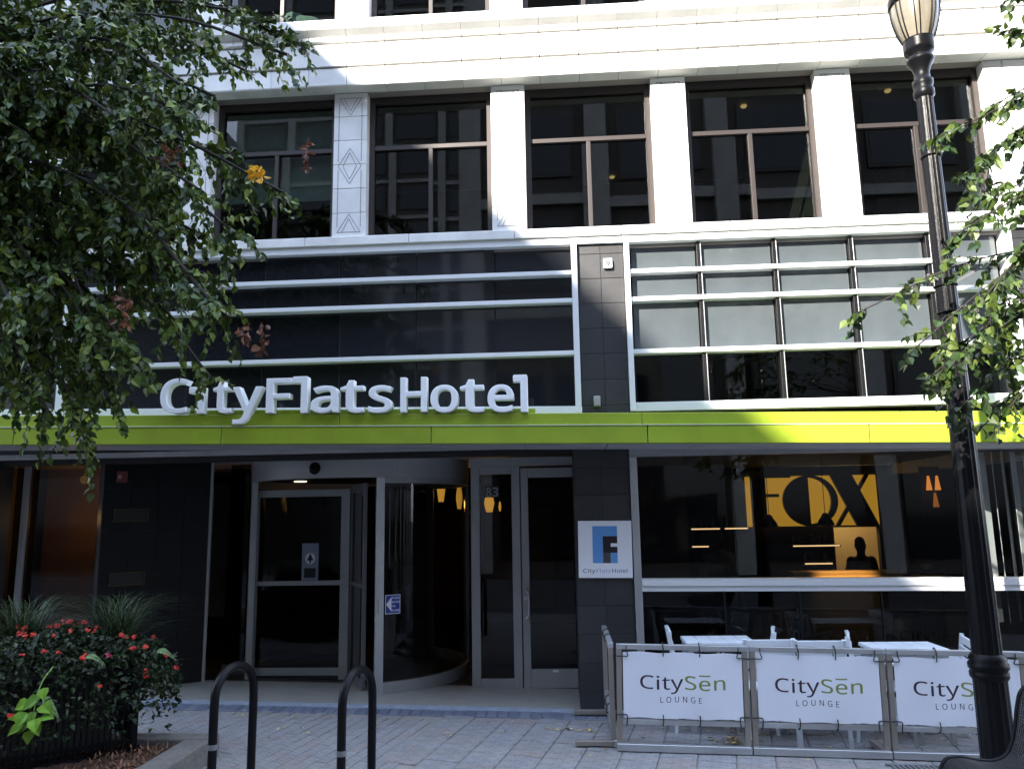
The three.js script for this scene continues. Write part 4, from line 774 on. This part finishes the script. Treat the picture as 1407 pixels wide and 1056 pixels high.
function makeTree(label, foot, crotch, ends, o) {
  const t = thing('street_tree', label, 'tree', [0, 0, 0]);
  const F = V(...foot), Cr = V(...crotch);
  part('trunk', [new THREE.TubeGeometry(new THREE.CatmullRomCurve3([F, F.clone().lerp(Cr, 0.5).add(V(0.04, 0, 0.03)), Cr]), 20, 0.1, 14), rod([F.x, F.y, F.z], [F.x, F.y + 0.35, F.z], 0.15, 0.1, 14), rod([Cr.x, Cr.y - 0.3, Cr.z], [Cr.x, Cr.y + 2.2, Cr.z], 0.1, 0.05, 12)], M.bark, t);
  const wood = [], P = [], N = [], K = []; let count = 0;
  const leafAt = (p, d) => { leafGeo(P, N, K, p, d.clone().multiplyScalar(0.5).add(V(0, -0.55, 0)).addScaledVector(rdir(), 0.65), rdir().add(V(0, 0.9, 0)), rr(...o.len), rr(...o.wid), leafCol(o.pal)); count++; };
  for (const e of ends) {
    const E = V(e[0], e[1], e[2]), dens = e[3] ?? 1, S = Cr.clone().add(V(0, rr(0.1, 0.9) + Math.max(0, (E.y - Cr.y) * 0.45), 0)), L = S.distanceTo(E);
    const m1 = S.clone().lerp(E, 0.35).add(V(rr(-0.1, 0.1), 0.16 * L, rr(-0.1, 0.1))), m2 = S.clone().lerp(E, 0.72).add(V(rr(-0.08, 0.08), 0.14 * L, rr(-0.08, 0.08)));
    const cv = new THREE.CatmullRomCurve3([S, m1, m2, E]);
    wood.push(new THREE.TubeGeometry(cv, 20, (0.005 + 0.002 * L) * (o.thin ?? 1), 6));
    wood.push(new THREE.TubeGeometry(new THREE.CatmullRomCurve3([S, S.clone().lerp(m1, 0.6).add(V(0, 0.03, 0)), m1]), 8, 0.016 * (o.thin ?? 1), 6));
    const n = Math.round(L * o.twigs * dens);
    for (let i = 0; i < n; i++) {
      const u = Math.pow(rr(o.from ** 1.0, 1), 0.75), q = cv.getPointAt(Math.min(1, u)), tn = cv.getTangentAt(Math.min(1, u));
      const d = tn.clone().multiplyScalar(0.8).add(rdir().multiplyScalar(0.8)).add(V(0, -0.25, 0)).normalize(), tl = rr(...o.twig) * (1.1 - 0.55 * u);
      const q2 = q.clone().addScaledVector(d, tl * 0.55), q3 = q.clone().addScaledVector(d, tl).add(V(0, -0.18 * tl, 0));
      wood.push(rod([q.x, q.y, q.z], [q2.x, q2.y, q2.z], 0.0035, 0.0025, 4), rod([q2.x, q2.y, q2.z], [q3.x, q3.y, q3.z], 0.0025, 0.0012, 4));
      const nl = Math.round(tl / o.step);
      for (let j = 0; j <= nl; j++) { const f = (j + 0.4) / (nl + 0.6), p = f < 0.55 ? q.clone().lerp(q2, f / 0.55) : q2.clone().lerp(q3, (f - 0.55) / 0.45); const sd = V(0, 0, 0).crossVectors(d, V(0, 1, 0)).normalize().multiplyScalar(j & 1 ? 1 : -1); leafAt(p, sd.add(d)); }
    }
    leafAt(E, V(0, -1, 0)); leafAt(E, V(0.3, -1, 0.2));
  }
  part('branches', wood, M.bark, t);
  part('crown', bufGeo(P, N, K), M.leaf, t);
  return t;
}
const greens = [[0.06, 0.11, 0.014], [0.04, 0.078, 0.013], [0.085, 0.14, 0.016], [0.058, 0.09, 0.018], [0.15, 0.2, 0.024], [0.11, 0.16, 0.02], [0.03, 0.055, 0.012]];
const ZL = (x, y, z, k) => { const s = (7.7 - z) / 5.2; return [x * s, 1.8 + (y - 1.8) * s, z, k]; };   // slides a crown point nearer or farther along its line of sight to the facade
{
  const ends = [];
  const tips = [[-1.83, 5.26], [-1.95, 5.2], [-2.25, 5.08], [-2.5, 4.9], [-1.95, 4.12], [-2.3, 4.33], [-2.3, 3.83], [-2.36, 3.72], [-2.45, 3.33], [-2.32, 3.21], [-2.42, 2.77, 0.35], [-2.92, 2.9], [-3.1, 2.62], [-3.25, 2.34], [-3.58, 2.56], [-3.78, 2.62], [-3.2, 2.95], [-2.75, 3.64], [-2.95, 3.4], [-3.4, 3.9], [-4.0, 4.4], [-3.2, 4.75], [-2.9, 5.35], [-2.7, 5.6], [-3.6, 3.4], [-3.9, 2.9], [-3.1, 4.3], [-2.7, 4.55], [-2.4, 5.6], [-2.6, 4.7], [-3.4, 2.6], [-3.65, 2.9], [-3.3, 3.2], [-2.6, 3.1], [-2.9, 4.0], [-3.6, 4.8], [-3.3, 5.5], [-2.55, 4.15], [-3.0, 3.0], [-3.45, 2.95], [-3.8, 3.9], [-3.5, 5.2], [-2.75, 5.0], [-3.05, 5.1], [-3.0, 3.75], [-2.85, 4.35], [-3.7, 4.2], [-4.0, 5.0], [-2.55, 3.5], [-3.25, 2.7], [-4.15, 3.9], [-4.2, 3.4], [-4.05, 3.1], [-4.2, 4.8], [-4.1, 2.75], [-3.85, 3.25], [-4.25, 4.3], [-4.3, 5.3], [-3.9, 4.65], [-4.3, 2.9], [-4.4, 3.7]];
  tips.forEach(([x, y, k], i) => ends.push(ZL(x, y, 1.9 + (i * 0.618 % 1) * 1.5, k)));
  for (let i = 0; i < 26; i++) ends.push([rr(-6.6, -3.2), rr(4.2, 7.6), rr(0.8, 4.2), 0.8]);
  makeTree('leafy green tree overhanging the left side of the hotel front', [-5.0, gy(-5), 2.5], [-5.0, 3.6, 2.5], ends, { len: [0.045, 0.08], wid: [0.04, 0.064], pal: greens, twigs: 12, twig: [0.28, 0.62], step: 0.027, from: 0.2 });
}
{
  const tips = [[1.72, 2.92, 0.7], [2.3, 3.98], [2.38, 3.72], [2.3, 3.36], [2.6, 4.15], [2.78, 4.6], [2.05, 2.5], [2.24, 2.36], [2.02, 2.7], [2.6, 2.9], [2.75, 3.45], [2.4, 2.74], [2.5, 2.35], [2.34, 2.24], [2.5, 3.6], [2.65, 3.2], [2.75, 4.0], [2.55, 2.6], [2.15, 2.62], [2.75, 2.5], [2.7, 2.75], [2.45, 3.0], [2.85, 4.9]];
  const ends = tips.map(([x, y, k], i) => { const z = 2.95 + (i * 0.618 % 1) * 0.7, s = (7.7 - z) / 4.5; return [x * s, 1.8 + (y - 1.8) * s, z, k]; });
  for (let i = 0; i < 18; i++) ends.push([rr(3.3, 5.4), rr(3.6, 6.6), rr(1.9, 4.8), 0.8]);
  makeTree('sunlit green tree reaching in from the right, in front of lamp post', [4.2, gy(4.2), 3.3], [4.2, 2.5, 3.3], ends, { len: [0.046, 0.072], wid: [0.04, 0.06], pal: greens.map(([a, b, c]) => [a * 0.62, b * 0.66, c]), twigs: 7.5, twig: [0.14, 0.36], step: 0.026, from: 0.4, thin: 0.45 });
}
// withered leaf clusters hanging in the left tree
function cluster(name, label, x, y, z, pal, n, r, h) {
  const P = [], N = [], K = []; for (let i = 0; i < n; i++) leafGeo(P, N, K, V(rr(-r, r), rr(-h, h), rr(-r, r)), rdir().add(V(0, -0.8, 0)), rdir(), rr(0.035, 0.062), rr(0.024, 0.042), leafCol(pal));
  const g = bufGeo(P, N, K); const s = (7.7 - z) / 5.1; g.translate(x * s, 1.8 + (y - 1.8) * s, z); solo(name, g, M.leaf, label, 'leaves');
}
const rust = [[0.2, 0.07, 0.03], [0.14, 0.06, 0.035], [0.26, 0.11, 0.06]];
cluster('withered_leaves', 'bright yellow leaf cluster hanging before the first visible second floor window', -2.112, 4.234, 3.3, [[0.75, 0.42, 0.02], [0.8, 0.5, 0.03]], 26, 0.045, 0.04);
cluster('withered_leaves', 'rust brown leaf cluster in the tree left of the yellow one', -2.779, 4.433, 3.3, rust, 24, 0.05, 0.05);
cluster('withered_leaves', 'rust brown leaves hanging in a thin string right of the yellow cluster', -1.756, 4.36, 3.3, rust, 20, 0.02, 0.1);
cluster('withered_leaves', 'brown leaf cluster before the dark glass screen, left of the hanging pair', -3.025, 3.263, 3.3, rust, 30, 0.05, 0.12);
cluster('withered_leaves', 'brown leaf cluster before the dark glass screen, left of the pair', -2.16, 3.078, 3.3, rust, 18, 0.03, 0.06);
cluster('withered_leaves', 'brown leaf cluster before the dark glass screen, right of the pair', -2.03, 3.023, 3.3, rust, 18, 0.02, 0.09);

// ------------------------------------------------------------------ planter with flowers
{
  const k = group('planting_pit_kerb', scene); k.userData.kind = 'structure'; k.position.set(0, gy(-3.3), 0);
  part('kerb_block', RB(-6.4, -3.27, -0.2, 0.14, 1.64, 1.8, 0.015, 2), M.concrete, k); part('kerb_block', RB(-3.265, -2.62, -0.2, 0.14, 1.64, 1.8, 0.015, 2), M.concrete, k); part('kerb_block', RB(-2.82, -2.62, -0.2, 0.139, 1.805, 4.6, 0.015, 2), M.concrete, k);
  const g = new THREE.PlaneGeometry(3.4, 2.8, 90, 70), p = g.attributes.position; for (let i = 0; i < p.count; i++) p.setZ(i, rr(-0.012, 0.012)); g.rotateX(-Math.PI / 2); g.computeVertexNormals(); g.translate(-4.52, 0.09 + gy(-3.3), 3.2);
  const m = struct('mulch', metreUV(g), M.mulch); m.userData.kind = 'stuff'; tag(m, 'brown bark mulch inside the concrete kerb of the planting pit', 'mulch');
}
{
  const pl = thing('planter', 'black iron picket planter box in the planting pit, lower left', 'planter', [-3.956, 0.17, 1.95], 38.5 * R);
  const w = 0.66, d = 0.46, H = 0.56, pk = rod([0, 0.02, 0], [0, H, 0], 0.007, 0.007, 6);
  for (let x = -w; x <= w + 0.001; x += 0.0377) for (const z of [-d, d]) { const q = part('picket', pk, M.blackMetal, pl); q.position.set(x, 0, z); }
  for (let z = -d + 0.0383; z < d - 0.01; z += 0.0383) for (const x of [-w, w]) { const q = part('picket', pk, M.blackMetal, pl); q.position.set(x, 0, z); }
  for (const y of [0.08, H]) for (const s of [-1, 1]) { part('rail', RB(-w - 0.015, w + 0.015, y - 0.012, y + 0.012, s * d - 0.015, s * d + 0.015, 0.003), M.blackMetal, pl); part('rail', RB(s * w - 0.014, s * w + 0.014, y - 0.0115, y + 0.0115, -d + 0.016, d - 0.016, 0.003), M.blackMetal, pl); }
  for (const [x, z] of [[-w, -d], [w, -d], [-w, d], [w, d]]) part('corner_post', RB(x - 0.022, x + 0.022, 0, H + 0.04, z - 0.022, z + 0.022, 0.004), M.blackMetal, pl);
  part('base_plate', [RB(-w - 0.06, w + 0.06, -0.03, 0.018, -d - 0.06, -d + 0.02, 0.006), RB(-w - 0.06, w + 0.06, -0.03, 0.018, d - 0.02, d + 0.06, 0.006), RB(-w - 0.06, -w + 0.02, -0.03, 0.0175, -d + 0.021, d - 0.021, 0.006), RB(w - 0.02, w + 0.06, -0.03, 0.0175, -d + 0.021, d - 0.021, 0.006)], M.blackMetal, pl);
  part('liner', B(-w + 0.09, w - 0.14, 0.03, H - 0.02, -d + 0.06, d - 0.06), M.dark, pl);
}
{
  const c = [-3.82, 2.0];
  const pl = thing('red_flowering_plants', 'dark leaved bedding plants with red flowers filling the planter', 'plants', [0, 0, 0]);
  const P = [], N = [], K = [], pal = [[0.018, 0.038, 0.012], [0.028, 0.055, 0.015], [0.013, 0.025, 0.01], [0.03, 0.042, 0.018]];
  const surf = () => { const a = rr(0, 6.283), q = Math.sqrt(rnd()), x = Math.cos(a) * q * 0.96, z = Math.sin(a) * q * 0.72, h = 0.64 + 0.38 * Math.sqrt(Math.max(0, 1 - q * q)) + 0.05 * Math.sin(9 * x) * Math.cos(8 * z); const r = 38.5 * R; return V(c[0] + x * Math.cos(r) + z * Math.sin(r), h - (q > 0.85 ? rr(0, 0.25) : 0), c[1] - x * Math.sin(r) + z * Math.cos(r)); };
  for (let i = 0; i < 8200; i++) { const p = surf(); p.y -= rr(0, 0.14); leafGeo(P, N, K, p, rdir().add(V(0, 0.05, 0.3)), V(0, 1, 0).add(rdir().multiplyScalar(0.6)), rr(0.028, 0.052), rr(0.024, 0.042), leafCol(pal)); }
  part('foliage', bufGeo(P, N, K), M.leaf, pl);
  for (let i = 0; i < 90; i++) {
    const p = surf(), Pp = [], Np = [], Kp = [], col = rnd() < 0.05 ? C(0.4, 0.025, 0.07) : C(rr(0.38, 0.56), rr(0.014, 0.035), rr(0.006, 0.012)), nf = 5 + Math.floor(rnd() * 4);
    for (let j = 0; j < nf; j++) { const a = j * 6.283 / nf + rnd(); leafGeo(Pp, Np, Kp, V(rr(-0.008, 0.008), rr(-0.008, 0.012), rr(-0.008, 0.008)), V(Math.cos(a), rr(0, 0.8), Math.sin(a)), V(0, 1, 0.2).add(rdir().multiplyScalar(0.3)), rr(0.014, 0.027), rr(0.018, 0.03), col); }
    const f = part('flower', bufGeo(Pp, Np, Kp), M.petal, pl); f.position.copy(p).add(V(0, 0.02, 0.03)); f.rotation.set(rr(0.2, 0.9), 0, rr(-0.4, 0.4));
  }
}
for (const [x, z, l, n] of [[-4.15, 1.75, 'arching ornamental grass at the far left of the planter', 460], [-3.5, 1.62, 'arching ornamental grass clump at the back of the planter, before the tile wall', 520]]) {
  const g = thing('ornamental_grass', l, 'grass', [x, 0.74, z]); const P = [], N = [], K = [];
  for (let i = 0; i < n; i++) {
    const a = rr(0, 6.283), L = rr(0.4, 0.86), reach = rr(0.15, 0.62), o = V(rr(-0.1, 0.1), 0, rr(-0.08, 0.08)), w = 0.004, col = leafCol([[0.05, 0.09, 0.03], [0.07, 0.11, 0.04], [0.04, 0.07, 0.03]]); let prev;
    const s = V(-Math.sin(a), 0, Math.cos(a));
    for (let j = 0; j <= 6; j++) { const t = j / 6, p = o.clone().add(V(Math.cos(a) * reach * t * t, L * (t - 0.42 * t * t * t), Math.sin(a) * reach * t * t)), ww = w * (1 - t * 0.9), q = [p.clone().addScaledVector(s, -ww), p.clone().addScaledVector(s, ww)]; if (prev) for (const tr of [[prev[0], prev[1], q[1]], [prev[0], q[1], q[0]]]) { const e = tr[1].clone().sub(tr[0]).cross(tr[2].clone().sub(tr[0])).normalize(); for (const v of tr) { P.push(v.x, v.y, v.z); N.push(e.x, e.y, e.z); K.push(col.r, col.g, col.b); } } prev = q; }
  }
  part('blades', bufGeo(P, N, K), M.leaf, g);
}
{ // lime sweet potato vine hanging over the edge
  const v = thing('lime_vine', 'bright lime green trailing vine hanging over the front of the planter', 'plant', [-3.42, 0.62, 2.6]);
  const spots = [[0.03, 0.1, 0.05, -45], [-0.04, 0.0, 0.07, -15], [0.05, -0.05, 0.08, 20], [-0.06, -0.1, 0.06, -50], [0, 0.12, 0, -20], [-0.07, 0.06, 0.02, -70], [0.06, 0.05, 0.03, 60], [0.0, 0.0, 0.06, 10], [-0.1, -0.04, 0.03, -100], [0.09, -0.03, 0.04, 100], [-0.03, -0.08, 0.05, -30], [0.04, -0.1, 0.06, 35], [-0.01, -0.16, 0.04, 0], [0.02, 0.17, -0.02, 15]];
  for (const [x, y, z, a] of spots) { const P = [], N = [], K = []; leafGeo(P, N, K, V(0, 0, 0), V(Math.sin(a * R), -0.55 * Math.cos(a * R) - 0.15, 0.45), V(0, 0.7, 0.8), rr(0.08, 0.11), rr(0.075, 0.1), leafCol([[0.2, 0.38, 0.03], [0.16, 0.33, 0.03]])); part('leaf', bufGeo(P, N, K), M.leaf, v).position.set(x * 0.75, y * 0.75, z); }
  part('stem', tube([[0, 0.24, -0.12], [0.01, 0.16, 0], [0, 0, 0.04], [0, -0.14, 0.03]], 0.004, 20, 5), std({ color: C(0.15, 0.25, 0.04), roughness: 0.7 }), v);
}
for (const [x, y, z, a, l] of [[-3.3, 0.9, 2.3, 20, 'pale green fern frond in the middle of the red flowers'], [-2.98, 0.88, 1.95, 10, 'pale green fern frond reaching right over the planter corner'], [-3.42, 0.68, 2.55, -75, 'pale green fern frond drooping beside the lime vine']]) {
  const P = [], N = [], K = []; for (let i = 0; i < 26; i++) { const t = i / 26, s = i & 1 ? 1 : -1; leafGeo(P, N, K, V(t * 0.17, 0.03 * t - 0.09 * t * t, 0), V(0.6, -0.1, s * 0.8), V(0, 1, 0), 0.04 * (1.1 - t), 0.014, leafCol([[0.16, 0.28, 0.1], [0.2, 0.3, 0.12]])); }
  const f = solo('fern_frond', bufGeo(P, N, K), M.leaf, l, 'fern'); f.position.set(x, y, z); f.rotation.set(0.5, -0.4, a * R * 0.5);
}
// fallen leaves
{
  const P = [], N = [], K = [];
  const put = (x, z, k) => leafGeo(P, N, K, V(x, gy(x) + 0.006 + rnd() * 0.012, z), V(rr(-1, 1), rr(-0.05, 0.1), rr(-1, 1)), V(0, 1, 0).add(rdir().multiplyScalar(0.3)), rr(0.025, 0.05) * k, rr(0.02, 0.04) * k, leafCol([[0.42, 0.3, 0.08], [0.3, 0.18, 0.06], [0.5, 0.4, 0.12], [0.12, 0.07, 0.04]]));
  for (let i = 0; i < 90; i++) put(rr(-3, 3.4), 0.2 + 1.6 * rnd() * rnd() + rr(0, 0.5), 0.8);
  for (let i = 0; i < 60; i++) put(1.32 + rr(-1, 1) * rnd() * 0.25, 0.95 + rr(-0.1, 0.1), 1);
  for (let i = 0; i < 24; i++) put(0.02 + rr(-0.22, 0.22), 0.72 + rr(-0.05, 0.05), 0.8);
  for (let i = 0; i < 260; i++) { leafGeo(P, N, K, V(rr(-3.3, -2.85), 0.2, rr(1.85, 2.6)), rdir(), V(0, 1, 0), rr(0.03, 0.06), rr(0.008, 0.02), leafCol([[0.2, 0.09, 0.04], [0.12, 0.06, 0.03]])); }
  const m = solo('fallen_leaves', bufGeo(P, N, K), M.petal, 'yellow and brown fallen leaves scattered on the brick pavement', 'fallen leaves'); m.userData.kind = 'stuff';
}
renderer.render(scene, camera);
